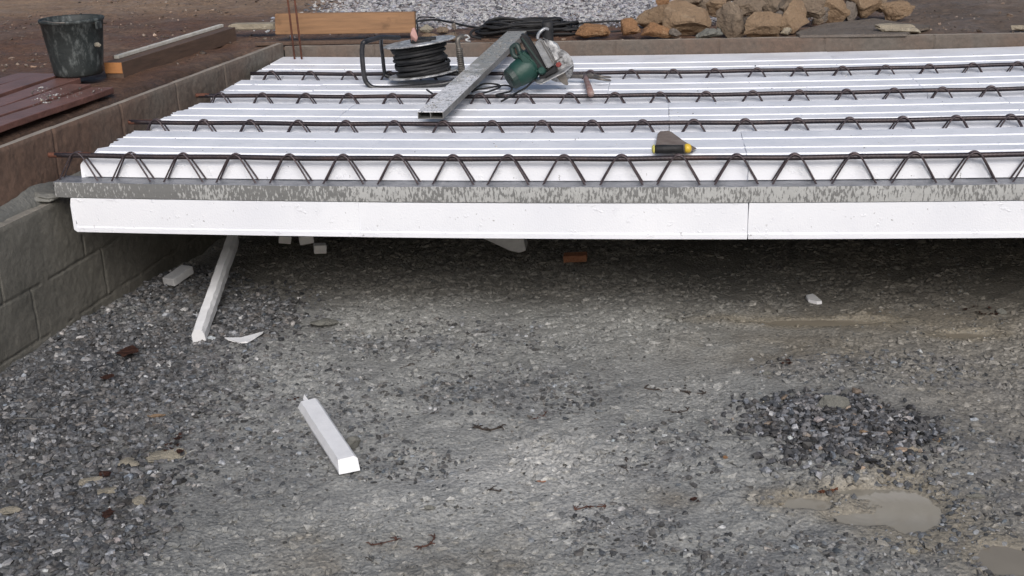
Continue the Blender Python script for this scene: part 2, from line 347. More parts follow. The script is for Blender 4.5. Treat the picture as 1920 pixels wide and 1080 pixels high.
rg = np.random.RandomState(3); rough_ = (1-.7*ev(B_SMOOTH, X, Y))*(.25+.75*sm(.38, .6, fbm(X, Y, 2.4, 4, 18))); rid = np.abs(fbm(X, Y, 30, 2, 44)-.5); Z = Z+near*rough_*(1-sm(.1, .5, ev(B_PUD, X, Y)))*(.012*(fbm(X, Y, 48, 2, 40)-.5)+.034*np.minimum(rid, .2)+.003*(rg.rand(*X.shape)-.5))
def floor_col(x, y):
    base = np.ones(x.shape+(3,))*np.array([.285, .288, .278])
    def mx(c, f): return base*(1-f[..., None])+np.array(c)*f[..., None]
    n = fbm(x, y, 2.3, 4, 12); n2 = fbm(x, y, 9, 3, 31)
    base = mx((.07, .072, .078), ev(B_COARSE, x, y)*sm(.2, .7, n*.6+n2*.4+.25))  # dark gravel zone, darkened further to paint the shade between stones
    base = mx((.20, .185, .16), sm(.25, 1.0, x+.35*(n-.5))*.75)
    base = mx((.41, .407, .39), ev(B_LIGHT, x, y)*sm(.25, .7, n))
    base = mx((.22, .195, .155), ev(B_BROWN, x, y)*sm(.25, .65, n2*.5+n*.5)*.85)
    base = mx((.17, .172, .18), ev(B_MED, x, y)*sm(.45, .7, n2)*.6)
    base = mx((.09, .092, .096), ev(B_HEAP, x, y)*.6)
    wd = [(a, b, c*1.9, d*1.9) for a, b, c, d in B_PUD]; pz = ev(wd, x, y)*(.45+1.1*fbm(x, y, 8, 4, 20)); base = mx((.25, .225, .18), sm(.2, .75, pz)*.9)
    base = mx((.15, .14, .12), sm(4.6, 5.0, y)*.7)  # slab's shade painted into the floor colour beneath it
    base = base*(.78+.45*fbm(x, y, 1.1, 3, 50)+.25*(fbm(x, y, 16, 3, 61)-.5))[..., None]
    return base
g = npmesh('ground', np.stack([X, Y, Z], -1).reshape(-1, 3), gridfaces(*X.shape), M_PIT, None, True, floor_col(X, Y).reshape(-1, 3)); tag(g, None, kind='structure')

# ---- stones scattered as loose stuff
def ico():
    bm = bmesh.new(); bmesh.ops.create_icosphere(bm, subdivisions=1, radius=1); v = np.array([q.co[:] for q in bm.verts]); f = np.array([[w_.index for w_ in fc.verts] for fc in bm.faces]); bm.free(); return v, f
IV, IF = ico()
def scatter(name, label, cat, P, S, C, seed, mat=M_STONES, flat=.62, sink=.15):
    rs = np.random.RandomState(seed); N = len(P); nv = len(IV)
    var = []
    for k in range(24):
        v = IV*(1+.8*(rs.rand(nv, 1)-.5))+.34*(rs.rand(nv, 3)-.5); var.append(v)
    var = np.array(var)[rs.randint(0, 24, N)]
    sc = np.stack([1.05+.9*(rs.rand(N)-.35), .62+.5*rs.rand(N), flat*(.6+.7*rs.rand(N))], 1)
    v = var*sc[:, None, :]*(S[:, None, None]*.5)
    a = rs.rand(N)*6.283; tl = (rs.rand(N)-.5)*1.5; ca, sa, ct, st = np.cos(a), np.sin(a), np.cos(tl), np.sin(tl)
    x, y, z = v[..., 0], v[..., 1], v[..., 2]; y, z = y*ct[:, None]-z*st[:, None], y*st[:, None]+z*ct[:, None]
    x, y = x*ca[:, None]-y*sa[:, None], x*sa[:, None]+y*ca[:, None]
    V = np.stack([x, y, z], -1)+P[:, None, :]; V[..., 2] += (S*sink)[:, None]
    Fc = (IF[None]+(np.arange(N)*nv)[:, None, None]).reshape(-1, 3)
    o = npmesh(name, V.reshape(-1, 3), Fc, mat, None, False, np.repeat(C, nv, 0)); return tag(o, label, cat, None, 'stuff')
rs = np.random.RandomState(11)
def cand(n, x0, x1, y0, y1): return x0+(x1-x0)*rs.rand(n), y0+(y1-y0)*rs.rand(n)
def tint(n, base, sp, warm=.04):
    k = np.exp(sp*rs.randn(n))[:, None]; c = np.array(base)*k; c = c*(1+warm*rs.randn(n, 1)*np.array([1, 0, -1])); return np.clip(c, .012, .42)
def okfloor(x, y): return (x > lowx(y)+.01) & (ev(B_PUD, x, y, 1.5) < .42)
# coarse dark gravel along the wall
x, y = cand(75000, -2.45, .3, 2.2, 5.6); d = ev(B_COARSE, x, y); k = (rs.rand(len(x)) < sm(.10, .75, d*(.75+.5*fbm(x, y, 5, 3, 70)))) & okfloor(x, y); x, y = x[k], y[k]
S = .008+.018*rs.rand(len(x))**1.7; C = tint(len(x), (.105, .106, .110), .52); q = rs.rand(len(x)) < .005; C[q] = tint(q.sum(), (.5, .5, .5), .1); scatter('loose_gravel', 'dark angular crushed gravel spread along the left foundation wall', 'gravel', np.stack([x, y, gh(x, y)+.006*rs.rand(len(x))], 1), S, C, 1)
# heap
bx, by, brx, bry = B_HEAP[0]
x, y = cand(34000, bx-.8, bx+.9, by-.7, by+.7); d = ev(B_HEAP, x, y); k = rs.rand(len(x)) < sm(.12, .85, d*(.3+1.3*fbm(x, y, 9, 4, 77))); x, y = x[k], y[k]
S = .006+.022*rs.rand(len(x))**1.8; C = tint(len(x), (.088, .089, .094), .7); q = rs.rand(len(x)) < .03; C[q] = tint(q.sum(), (.30, .24, .19), .3); scatter('gravel_heap', 'small heap of wet dark crushed stone on the pit floor at right', 'gravel', np.stack([x, y, gh(x, y)+.004+.008*rs.rand(len(x))], 1), S, C, 2)
# medium pebbles
x, y = cand(70000, -1.6, 1.7, 2.2, 5.2); d = ev(B_MED, x, y); k = (rs.rand(len(x)) < .55*sm(.25, .8, d*(.6+.8*fbm(x, y, 4, 3, 80)))) & okfloor(x, y); x, y = x[k], y[k]
S = .006+.016*rs.rand(len(x))**2; C = tint(len(x), (.12, .122, .124), .5); scatter('pebbles', 'grey pebbles lying in patches on the compacted pit floor', 'pebbles', np.stack([x, y, gh(x, y)], 1), S, C, 3)
# fine grit half sunk into the floor, tinted dark to paint shaded crevices
x, y = cand(150000, -2.35, 1.9, 2.2, 5.9); k = (rs.rand(len(x)) < (.7-.6*ev(B_SMOOTH, x, y))*(.15+1.1*sm(.40, .62, fbm(x, y, 2.4, 4, 18)))) & okfloor(x, y); x, y = x[k], y[k]
S = .0032+.010*rs.rand(len(x))**3; C = tint(len(x), (.115, .115, .11), .5); q = rs.rand(len(x)) < .004; C[q] = tint(q.sum(), (.5, .5, .48), .1); scatter('fine_grit', 'fine grey grit half sunk into the pit floor, dark as crevice shade', 'grit', np.stack([x, y, gh(x, y)], 1), S, C, 4, sink=.08)
# stones embedded in the floor and coated with its dust
x, y = cand(60000, -2.3, 1.9, 2.2, 5.9); k = (rs.rand(len(x)) < (.8-.7*ev(B_SMOOTH, x, y))*(.06+1.2*sm(.40, .62, fbm(x, y, 2.4, 4, 18)))) & okfloor(x, y) & (ev(B_PUD, x, y, 1.5) < .2); x, y = x[k], y[k]
S = .008+.024*rs.rand(len(x))**2.4; scatter('embedded_stones', 'dusty grey stones embedded in the compacted pit floor', 'stones', np.stack([x, y, gh(x, y)+.001], 1), S, np.clip(floor_col(x, y)*.92*np.exp(.10*rs.randn(len(x), 1)), .02, .6), 14, sink=.02)
# ---- upper ground (mud) as one sheet with the pit left open by its L shape
def th(x, y):
    z = PH-.012+.03*(fbm(x, y, 1.5, 4, 3)-.5)+.02*(fbm(x, y, 7, 4, 8)-.5)+.012*(fbm(x, y, 30, 3, 14)-.5)
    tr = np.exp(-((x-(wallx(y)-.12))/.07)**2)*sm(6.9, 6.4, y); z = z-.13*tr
    z = z-.012*np.exp(-((y-(BY+.12))/.1)**2)*(x < 1)
    return z
def thcol(x, y):
    base = np.ones(x.shape+(3,))*np.array([.135, .078, .053]); n = fbm(x, y, 2.5, 4, 21); n2 = fbm(x, y, 11, 4, 25)
    def mx(c, f): return base*(1-f[..., None])+np.array(c)*f[..., None]
    base = mx((.17, .118, .088), sm(.4, .65, n)*.7)
    base = mx((.27, .19, .13), sm(7.9, 9.0, y)*sm(-.9, -2.2, x+.2*(n-.5))*sm(.2, .5, n2+.1))
    gz = sm(7.35, 7.7, y+.5*(n-.5))*sm(-2.55, -1.8, x+.4*(n-.5))*sm(.95, .45, x+.3*(n-.5)); base = mx((.30, .285, .295), gz*sm(.25, .5, n2+.15))
    base = mx((.15, .115, .09), sm(1.1, 1.5, x)*sm(6.8, 7.0, y))
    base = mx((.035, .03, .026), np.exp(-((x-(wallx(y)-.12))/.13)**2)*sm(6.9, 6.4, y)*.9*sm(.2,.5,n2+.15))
    return base*(.75+.5*fbm(x, y, 5, 4, 55))[..., None]
xs = ax([(-60, -8, 6), (-8, -4.4, .12), (-4.4, -1.9, .02)]); ys = ax([(-60, 2, 5), (2, 3.2, .06), (3.2, 10.5, .025), (10.5, 16, .3), (16, 80, 6)])
t_ = np.linspace(0, 1, len(xs))
U, Y = np.meshgrid(np.arange(len(xs)), ys, indexing='ij'); WX = wallx(np.clip(Y, -60, BY))-.045
X = np.array(xs)[U]; X = np.where(X > -4.4, -4.4+(X+4.4)*((WX+4.4)/2.5), X); Z = th(X, Y); VA = np.stack([X, Y, Z], -1).reshape(-1, 3); FA = gridfaces(*X.shape)
xs2 = ax([(0, 1, .004)]); ys2 = ax([(BY+.045, 10.5, .02), (10.5, 16, .3), (16, 80, 6)]); far = ax([(3.5, 60, 6)])
U, Yb = np.meshgrid(xs2, ys2, indexing='ij'); x_l = wallx(np.clip(Yb, -60, BY))-.045; Xb = x_l+U*(3.6-x_l)
# widen to the right with a few big steps
Xf, Yf = np.meshgrid(np.array([3.6, 5, 8, 14, 30, 60.]), ys2, indexing='ij')
Vb = np.stack([Xb, Yb, th(Xb, Yb)], -1).reshape(-1, 3); Vf = np.stack([Xf, Yf, th(Xf, Yf)], -1).reshape(-1, 3)
V = np.concatenate([VA, Vb, Vf]); Fa = np.concatenate([FA, gridfaces(*Xb.shape)+len(VA), gridfaces(*Xf.shape)+len(VA)+len(Vb)])
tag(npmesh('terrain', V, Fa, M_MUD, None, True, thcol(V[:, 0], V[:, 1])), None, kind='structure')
# pale gravel strewn behind the back upstand
x, y = cand(42000, -2.6, 1.2, 7.1, 10.6); n = fbm(x, y, 2.5, 4, 21); k = rs.rand(len(x)) < sm(7.3, 7.75, y+.5*(n-.5))*sm(-2.55, -1.8, x+.4*(n-.5))*sm(.95, .45, x+.3*(n-.5)); x, y = x[k], y[k]
S = .012+.022*rs.rand(len(x))**1.5; C = tint(len(x), (.33, .32, .345), .7); scatter('pale_gravel', 'pale grey and lilac gravel strewn behind the back wall', 'gravel', np.stack([x, y, th(x, y)], 1), S, C, 5)
x, y = cand(5000, -4.6, 3.4, 6.0, 10.6); k = ((x < wallx(y)-.25) | (y > BY+.1)) & (fbm(x, y, 3, 3, 33) > .45); x, y = x[k], y[k]
S = .008+.02*rs.rand(len(x))**3; C = tint(len(x), (.13, .10, .08), .5); scatter('mud_rubble', 'small clods and stones strewn over the brown mud', 'rubble', np.stack([x, y, th(x, y)], 1), S, C, 6)

# ---- puddles
def puddle(name, u, v, ru, rv, label, mat=M_WATER, z=-.0035):
    cx, cy, rx, ry = blob(u, v, ru, rv); bm = bmesh.new(); n = 72; vs = []
    for k in range(n):
        a = 2*math.pi*k/n; r = 1.38 if ru < 255 or ru == 260 and rv == 14 else 1.0; vs.append(bm.verts.new((cx+rx*r*math.cos(a), cy+ry*r*math.sin(a), z)))
    bm.faces.new(vs); o = done(name, bm, mat, origin=(cx, cy, z)); tag(o, label, None, None, 'structure')
for i, (q, lab) in enumerate([((1625, 945, 260, 100), 'rippled muddy puddle at lower right, below the gravel heap'), (PUD[3], 'pale puddle in the bottom right corner'), (PUD[4], 'long thin puddle in the shade edge of the slab'), (PUD[6], 'small puddle near the right edge in the shade')]):
    puddle('puddle', *q, lab, M_RIP if i == 0 else M_WATER, -.0035-.0004*i)

# ================================================================== WALLS
def relief(y, z, courses, xj, amp=.004):
    d = amp*(fbm(y*1.0, z*1.0, 9, 4, 3)-.5)*2+.002*(fbm(y, z, 50, 2, 8)-.5)
    for zc in courses: w_ = zc+.012*(fbm(y, y*0, 6, 3, 44)-.5); d = d-.008*np.exp(-((z-w_)/.0035)**2)*sm(.36, .52, fbm(y, z, 12, 2, 66))
    for (yj, za, zb) in xj: w_ = yj+.012*(fbm(z, z*0, 8, 3, 47)-.5); d = d-.009*np.exp(-((y-w_)/.0035)**2)*sm(.15,.35,fbm(y,z,14,2,68))*((z > za) & (z < zb))
    return d
def wall_block(name, y0, y1, zb, zt, xf, thick, mats, courses, joints, parent=None, st=.006, topfn=None):
    """wall whose visible face looks towards +x (xf is a function of y)"""
    ya = np.arange(y0, y1+st, st); za = np.linspace(zb, zt, max(3, int((zt-zb)/st))); Yg, Zg = np.meshgrid(ya, za, indexing='ij')
    Xg = xf(Yg)+relief(Yg, Zg, courses, joints)
    edge = np.exp(-((Zg-zt)/.008)**2); Xg = Xg-.005*edge
    V = [np.stack([Xg, Yg, Zg], -1).reshape(-1, 3)]; Fs = [gridfaces(*Xg.shape)]; mi = [np.zeros(len(Fs[0]), int)]
    nw = max(4, int(thick/st)); tt = np.linspace(0, 1, nw); Yt, Tt = np.meshgrid(ya, tt, indexing='ij')
    Xt = xf(Yt)-Tt*thick; Xt[:, 0] = Xg[:, -1]; Zt = zt+.004*(fbm(Yt, Xt, 14, 3, 4)-.5)*sm(0, .1, Tt)-.003*(Tt > .97)
    if topfn is not None: Zt = Zt+topfn(Xt, Yt, Tt)
    Zt[:, 0] = zt; V.append(np.stack([Xt, Yt, Zt], -1).reshape(-1, 3)); Fs.append(gridfaces(*Xt.shape)+len(V[0])); mi.append(np.ones(len(Fs[1]), int))
    n0 = len(V[0])+len(V[1]); xb = xf(ya)-thick; ex = np.concatenate([np.stack([xb, ya, np.full_like(ya, zt-.003)], -1), np.stack([xb, ya, np.full_like(ya, zb)], -1)]); V.append(ex)
    m = len(ya); i = np.arange(m-1); Fs.append(np.stack([n0+i, n0+i+1, n0+m+i+1, n0+m+i], 1)); mi.append(np.zeros(m-1, int))
    # ends
    q0 = n0+2*m; e = []
    for yy, ii in ((ya[0], 0), (ya[-1], m-1)):
        x_f = float(xf(yy)); x_b = x_f-thick; e += [(x_f-.006, yy, zb), (x_f-.006, yy, zt-.004), (x_b, yy, zt-.004), (x_b, yy, zb)]
    V.append(np.array(e)); Fs.append(np.array([[q0, q0+1, q0+2, q0+3], [q0+4, q0+5, q0+6, q0+7]])); mi.append(np.zeros(2, int))
    return npmesh(name, np.concatenate(V), np.concatenate(Fs), mats, parent, True, mi=np.concatenate(mi))
LZ = Z0-.149
fw = thing('foundation_wall', 'damp grey concrete block foundation wall on the left side of the pit', 'wall', (0, 0, 0))
wall_block('block_wall', .6, 6.83, -.05, LZ, lowx, .22, [M_WALL, M_LEDGE], [.305, .105], [(4.5, .305, LZ), (4.12, .105, .305), (4.62, .105, .305), (3.95, .305, LZ), (3.62, .0, .305), (5.05, .305, LZ)], fw,
           topfn=lambda x, y, t: .010*(fbm(x, y, 22, 3, 5)-.5))
# mortar fillet between ledge and upstand, with the lump around the joist end
ya = np.arange(.6, 6.8, .012); tt = np.linspace(0, 1, 12); Yg, Tg = np.meshgrid(ya, tt, indexing='ij')
lump = np.exp(-((Yg-4.36)/.10)**2)
reach = .030+.035*fbm(Yg, Yg*0, 5, 3, 91)+.0*lump
Xg = wallx(Yg)+.004+Tg*reach; Zg = LZ+(.035+.02*lump)*(1-Tg)**.8+.012*(fbm(Yg, Tg*.3, 16, 3, 93)-.5)*(1-Tg)+.004-.012*(Tg > .99)
tag(npmesh('mortar_fillet', np.stack([Xg, Yg, Zg], -1).reshape(-1, 3), gridfaces(*Xg.shape), M_FILLET, fw, True), 'smooth grey mortar smeared along the ledge')
uw = wall_block('upstand_wall', .6, 6.78, LZ-.002, PH+.02, wallx, .042, [M_WALLB, M_TOPW], [], [(4.55, LZ, .9), (4.05, LZ, .9), (5.05, LZ, .9), (5.55, LZ, .9), (6.05, LZ, .9)])
tag(uw, 'thin brown stained concrete upstand running along the left side of the floor', 'wall')
# back wall: same builder turned by 90 degrees
def back_wall(name, x0, x1, zb, zt, thick, mats, joints, yface):
    o = wall_block(name, x0, x1, zb, zt, lambda q: 0*q, thick, mats, [], joints)
    me = o.data; n = len(me.vertices); co = np.empty(n*3, np.float32); me.vertices.foreach_get('co', co); co = co.reshape(-1, 3)
    new = np.stack([co[:, 1], yface-co[:, 0]*1.0, co[:, 2]], 1); me.vertices.foreach_set('co', new.ravel()); me.update(); return o
jx = [(ony(u, 85, BY).x, -.1, 1) for u in (700, 920, 1152, 1347, 1545, 1750)]
bw = back_wall('upstand_wall', float(wallx(BY))+.004, 3.2, -.05, PH-.002, .042, [M_WALLK, M_TOPW], jx, BY)
tag(bw, 'low grey brown concrete upstand closing the far side of the white floor', 'wall')
# right-hand wall that carries the other joist ends (outside the frame)
rw = thing('foundation_wall', 'concrete foundation wall carrying the right ends of the joists', 'wall', (2.75, 0, 0))
bm = bmesh.new(); box(bm, (2.82, 3.7, .26), (.24, 6.1, .617), bev=.006); done('block_wall', bm, M_WALL, rw)
bm = bmesh.new(); box(bm, (2.91, 3.7, .68), (.05, 6.1, .22), bev=.004); done('upstand_board', bm, M_WALLK, rw)

bm = rockbm((ony(84, 364, 4.36).x, 4.372, LZ+.022), (.16, .14, .052), 71, 3, 4, .16); tag(done('mortar_lump', bm, M_FILLET, fw, True), 'lump of grey mortar round the end of the front joist')
# ================================================================== JOISTS
ROW_Y = [4.3536+.6*i for i in range(4)]; ROW_X = [-1.943, -1.8769, -1.8097, -1.7496]
ENDX = [ony(u, v, ROW_Y[k]).x for k, (u, v) in enumerate(((93, 291), (243, 230), (369, 181), (470, 138)))]
def joist(i):
    y0 = ROW_Y[i]; xl = float(wallx(y0))+.008 if i else ony(104, 365, 4.306).x; xr = 2.76
    t = thing('lattice_joist', ['prestressed concrete joist with dark steel lattice at the front edge of the floor', 'second lattice joist from the front, set between white infill blocks', 'third lattice joist from the front, passing under the hollow bar', 'rearmost lattice joist, passing behind the cable reel'][i], 'joist', (xl, y0, LZ), 'steel lattice joists carrying the white infill')
    # base
    xs_ = np.concatenate([np.arange(xl, xr, .02), [xr]]); prof = [(-.048, -.1475), (-.049, -.12), (-.048, -.0915), (-.046, -.0895), (0, -.0890), (.046, -.0895), (.048, -.0915), (.048, -.1475)]
    rr = np.random.RandomState(20+i); V = []
    for x_ in xs_:
        for (py, pz) in prof:
            V.append((x_, y0+py+(.0015*(rr.rand()-.5)), Z0+pz+sag(x_)+(.0015*(rr.rand()-.5))+(.0035*(fbm(x_, py*9, 25, 2, 6)-.5) if abs(py) < .045 else 0)))
    n = len(prof); m = len(xs_); Fs = []; mi = []
    for a in range(m-1):
        for k in range(n): k2 = (k+1) % n; Fs.append((a*n+k, (a+1)*n+k, (a+1)*n+k2, a*n+k2)); mi.append(1 if k in (2, 3, 4, 5) else 0)
    e0 = len(V); 
    for a in (0, m-1): Fs += [(a*n+0, a*n+1, a*n+6, a*n+7), (a*n+1, a*n+2, a*n+5, a*n+6)]; mi += [0, 0]
    V = np.array(V)-np.array(t.location); npmesh('concrete_base', V, Fs, [M_JF, M_JT], t, False, mi=mi)
    # top bar
    bm = bmesh.new(); pts = [(x_, y0+.0015*math.sin(x_*7+i), Z0+sag(x_)+.0012*math.sin(x_*11+i)) for x_ in np.arange(ENDX[i], 2.7, .06)]; tube(bm, pts, .0094, 10); ob = done('top_bar', bm, M_STEEL, t, True)
    if i < 3:
        bm = bmesh.new(); tube(bm, [(ENDX[i]+.001*k-.003, y0+.0015*math.sin(ENDX[i]*7+i), Z0+sag(ENDX[i])) for k in (0, 4)]+[(float(ENDX[i])+.16-.05*i, y0+.0015, Z0+sag(ENDX[i]+.1)+.001)], .0099, 10); done('rusty_bar_end', bm, M_RUST, t, True)
    for side in (-1, 1):
        bm = bmesh.new(); pts = []; k = -1; rr = random.Random(i*7+side)
        while ROW_X[i]+.2*k < 2.62:
            px = ROW_X[i]+.2*k; j = rr.uniform(-.0015, .0015)
            for (dx, dz, dy) in ((-.1, -.112, .022), (-.080, -.098, .0205), (-.053, -.052, .0165), (-.027, -.008, .0130), (-.014, .0070, .0112), (0, .0120, .0105), (.014, .0070, .0112), (.027, -.008, .0130), (.053, -.052, .0165), (.080, -.098, .0205)):
                xx = px+dx*1.0+j; pts.append((xx, y0+side*dy, Z0+dz+sag(xx)))
            k += 1
        tube(bm, spline(pts, 3), .0033, 7); done('lattice_bar', bm, M_LAT, t, True)
    return t
JO = [joist(i) for i in range(4)]

# ================================================================== POLYSTYRENE INFILL
PROF = [(-.050, -.280), (-.050, -.263), (-.047, -.258), (-.047, -.151), (.0505, -.151), (.0505, -.0865), (.026, -.0865), (.028, -.040), (.034, -.034), (.040, -.028), (.043, -.019), (.128, -.019), (.130, -.014),
        (.200, -.014), (.228, -.0185), (.230, -.014), (.355, -.014), (.383, -.0185), (.385, -.014), (.498, -.014), (.506, -.020), (.520, -.045), (.572, -.070), (.574, -.0865), (.5495, -.0865), (.5475, -.151), (.5475, -.280)]
def resample(prof, st=.011):
    out = []
    for a, b in zip(prof, prof[1:]+prof[:1]):
        L = math.hypot(b[0]-a[0], b[1]-a[1]); n = max(1, int(L/st))
        for k in range(n): t = k/n; out.append((a[0]+(b[0]-a[0])*t, a[1]+(b[1]-a[1])*t))
    return out
PROFL = [(-.050, -.280), (-.050, -.263), (-.047, -.258), (-.047, -.151)]
LE = [onz(u, v, Z0-.014+sag(-2.1)) for u, v in ((167, 292), (212, 268), (262, 243), (330, 211), (430, 174), (480, 156), (545, 131), (603, 110))]; left_y = [4.310, 4.365]+[max(4.40, p.y) for p in LE]; left_x = [ony(137, 405, 4.304).x, ony(158, 330, 4.375).x]+[p.x for p in LE]
SEAM = [onz(1395, 262, Z0).x, onz(1898, 192, Z0).x, onz(1720, 150, Z0).x, onz(1563, 108, Z0).x]
def eps_block(i, n_, x0, x1, jag0, label):
    rr = random.Random(i*31+n_*7+5); rng = np.random.RandomState(i*13+n_); back = BY-.006-ROW_Y[3] if i == 3 else None
    prof = list(PROF)
    if i == 3: prof = PROF[:19]+[(.60, -.014), (back, -.014), (back, -.280)]
    P = resample(prof, .006 if jag0 else .03); dz = rr.uniform(-.0015, .0015); n = len(P); cx, cz = (P[0][0]+P[n//2][0])/2, -.15
    # uneven end: displacement as a function of position around the profile
    def endoff(seed, amp): return np.array([amp*(2*float(vn(py*75+seed, pz*75))-1)+amp*.6*(2*float(vn(py*260+seed, pz*260))-1) for (py, pz) in P])
    q0 = i == 0 and n_ == 1; q1 = i == 0 and n_ == 0; e0 = endoff(rr.uniform(0, 90), .015 if jag0 else .0003 if q0 else .0016); e1 = endoff(rr.uniform(0, 90), .0003 if q1 else .0016)
    xs_ = list(np.arange(x0, x1, .09)[:-1])+[x1]
    if jag0: xs_.insert(1, x0+.02)
    V = []
    for a, x_ in enumerate(xs_):
        for k, (py, pz) in enumerate(P):
            xx = x_
            if jag0 and a <= 1: xx = float(np.interp(ROW_Y[i]+py, left_y, left_x))+(0 if a == 0 else .022)
            if jag0 and a == 0: xx += max(-.02, e0[k])
            elif a == 0: xx += e0[k]+(.0002 if q0 else .001)
            if a == len(xs_)-1: xx += e1[k]-(.0002 if q1 else .001)
            V.append((xx, ROW_Y[i]+py, Z0+pz+dz+sag(xx)))
    bm = bmesh.new(); vs = [bm.verts.new(v) for v in V]; m = len(xs_)
    for a in range(m-1):
        for k in range(n): bm.faces.new((vs[a*n+k], vs[(a+1)*n+k], vs[(a+1)*n+(k+1) % n], vs[a*n+(k+1) % n]))
    f0 = bm.faces.new(vs[:n][::-1]); f1 = bm.faces.new(vs[(m-1)*n:]); bmesh.ops.triangulate(bm, faces=[f0, f1])
    o = done('infill_block', bm, M_EPS, origin=(x0, ROW_Y[i], Z0-.28)); tag(o, label, 'infill block', 'white polystyrene infill blocks of the floor'); return o
BAYN = ['front bay', 'second bay from front', 'third bay from front', 'rear bay by the wall']
for i in range(4):
    ss = [SEAM[i]-1.385*k for k in range(4)]; ss = sorted([s_ for s_ in ss if s_ > -1.75]); edges = [-2.16]+ss+[ss[-1]+1.385]
    if edges[-1] < 1.9: edges.append(edges[-1]+1.2)
    nm = ['first', 'second', 'third', 'fourth', 'fifth']
    for k in range(len(edges)-1):
        eps_block(i, k, edges[k], min(edges[k+1], 2.68), k == 0, 'white grooved infill block in the %s, %s from left%s' % (BAYN[i], nm[k], ', ragged end' if k == 0 else ''))
# white crumbs and mortar blots on the floor
x, y = cand(500, -2.1, 1.6, 4.5, 6.7); k = fbm(x, y, 2.5, 3, 15) > .5; x, y = x[k], y[k]
ph = (y-ROW_Y[0]) % .6; k = (ph > .14) & (ph < .49) & (x > -2.05); x, y = x[k], y[k]; S = .003+.006*rs.rand(len(x))**2; C = tint(len(x), (.5, .5, .5), .3); C[::3] *= .25
scatter('polystyrene_crumbs', 'small white and dark crumbs strewn over the polystyrene floor', 'crumbs', np.stack([x, y, Z0-.0145+sag(x)], 1), S, C, 8)

# ================================================================== CABLE REEL
YR = 5.98
k_ = mpp(YR)
def P(u, v, y=YR): return ony(u, v, y)
cb = P(788, 150); axr = (P(768, 84)-P(788, 150)).normalized(); axr = (axr+Vector((0.0, .0, .55))).normalized()
reel = thing('cable_reel', 'open metal cable reel wound with black cable in a bent tube stand', 'cable reel', (P(780, 160).x, YR, Z0+sag(-1.2)+.01))
zb = Z0+sag(-1.2)+.018
c0 = Vector((P(788, 0).x, YR, zb+.012)); axr = Vector((-.11, .02, 1)).normalized(); H = .148
def flange(h, r, name):
    bm = bmesh.new(); lathe(bm, c0+axr*h, axr, [(.0, .003), (.03, .003), (.05, .006), (r*.8, .004), (r*.97, .006), (r, .003), (r*.97, -.001), (.05, -.001), (0, -.001)], 40, .006); return done(name, bm, M_GALV, reel, True)
flange(0, .176, 'lower_flange'); tf = flange(H, .176, 'upper_flange')
bm = bmesh.new(); lathe(bm, c0, axr, [(.001, .001), (.075, .002), (.075, H-.003), (.001, H-.002)], 24); done('drum', bm, M_BLK, reel, True)
bm = bmesh.new(); a_, b_, d_ = frame(axr); pts = []; rr = random.Random(4); NT = 15; seg = 26
for q in range(NT*seg):
    a = 2*math.pi*q/seg; tt = q/(NT*seg); lay = .117+.010*math.sin(tt*40)+.008*math.sin(tt*97+1)+.004*math.sin(a*2+q*.03); hh = .012+(H-.028)*(.5-.5*math.cos(tt*math.pi*1.0))+.004*math.sin(a+tt*30)
    pts.append(c0+d_*hh+(a_*math.cos(a)+b_*math.sin(a))*lay)
tube(bm, pts, .0082, 7)
pts = []
for q in range(NT*seg):
    a = 2*math.pi*q/seg; tt = q/(NT*seg); lay = .102+.004*math.sin(tt*60); pts.append(c0+d_*(.010+(H-.02)*tt)+(a_*math.cos(a)+b_*math.sin(a))*lay)
tube(bm, pts, .0085, 6); 
pts = [c0+d_*(H*.75-.0009*q)+(a_*math.cos(a)+b_*math.sin(a))*.130 for q, a in ((q, -3.6+q*.035) for q in range(75))]; tube(bm, pts, .0065, 6)
done('wound_cable', bm, M_BLK, reel, True)
bm = bmesh.new(); cc = c0+axr*(H+.012); lathe(bm, cc, axr, [(.0, .012), (.035, .012), (.042, .006), (.042, -.006)], 20); box(bm, cc+Vector((.055, 0, .004)), (.05, .04, .02), bev=.004); box(bm, cc+Vector((.02, -.04, .002)), (.09, .03, .016), bev=.004); done('hub_cap', bm, M_BLK, reel)
bm = rockbm(c0+axr*(H+.042)+Vector((-.012, -.05, 0)), (.046, .036, .074), 12, 8, 3, .04, Matrix.Rotation(R(14), 3, 'Y')); done('plug_cover', bm, M_PINK, reel, True)
# bent tube stand: front loop and rear loop joined
FRM = [P(748, 71, 6.13), P(742, 71, 6.10), P(716, 70, 5.98), P(686, 78, 5.86), P(680, 84, 5.85), P(679, 105, 5.85), P(683, 143, 5.85), P(690, 158, 5.85), P(704, 165, 5.85), P(740, 165, 5.85), P(800, 161, 5.85), P(838, 156, 5.86), P(858, 148, 5.9), P(868, 139, 5.98)]
bm = bmesh.new(); tube(bm, spline(FRM, 5), .0115, 10); FR2 = [P(712, 71, 6.0), P(715, 85, 6.05), P(718, 110, 6.10), P(721, 135, 6.12), P(727, 143, 6.12), P(760, 145, 6.12), P(820, 142, 6.10), P(848, 135, 6.1), P(862, 138, 6.0)]
tube(bm, spline([P(715, 71, 5.985)]+FR2[1:], 5), .0092, 10); done('tube_stand', bm, M_BLKT, reel, True)
bm = bmesh.new(); pts = spline([P(870, 168, 5.90), P(869, 140, 5.95), P(865, 115, 5.96), P(860, 90, 5.97), P(858, 76, 5.97), P(862, 70, 5.98), P(868, 68, 6.0)], 6); tube(bm, pts, .0115, 10)
for q in range(15): h0 = P(866-.35*q, 140-3.4*q, 5.955); tube(bm, [h0+Vector((.0148*math.cos(a), .0148*math.sin(a), .004*math.sin(a*.5))) for a in np.linspace(0, 6.2, 10)], .003, 5)
done('wrapped_post', bm, M_DMET, reel, True)
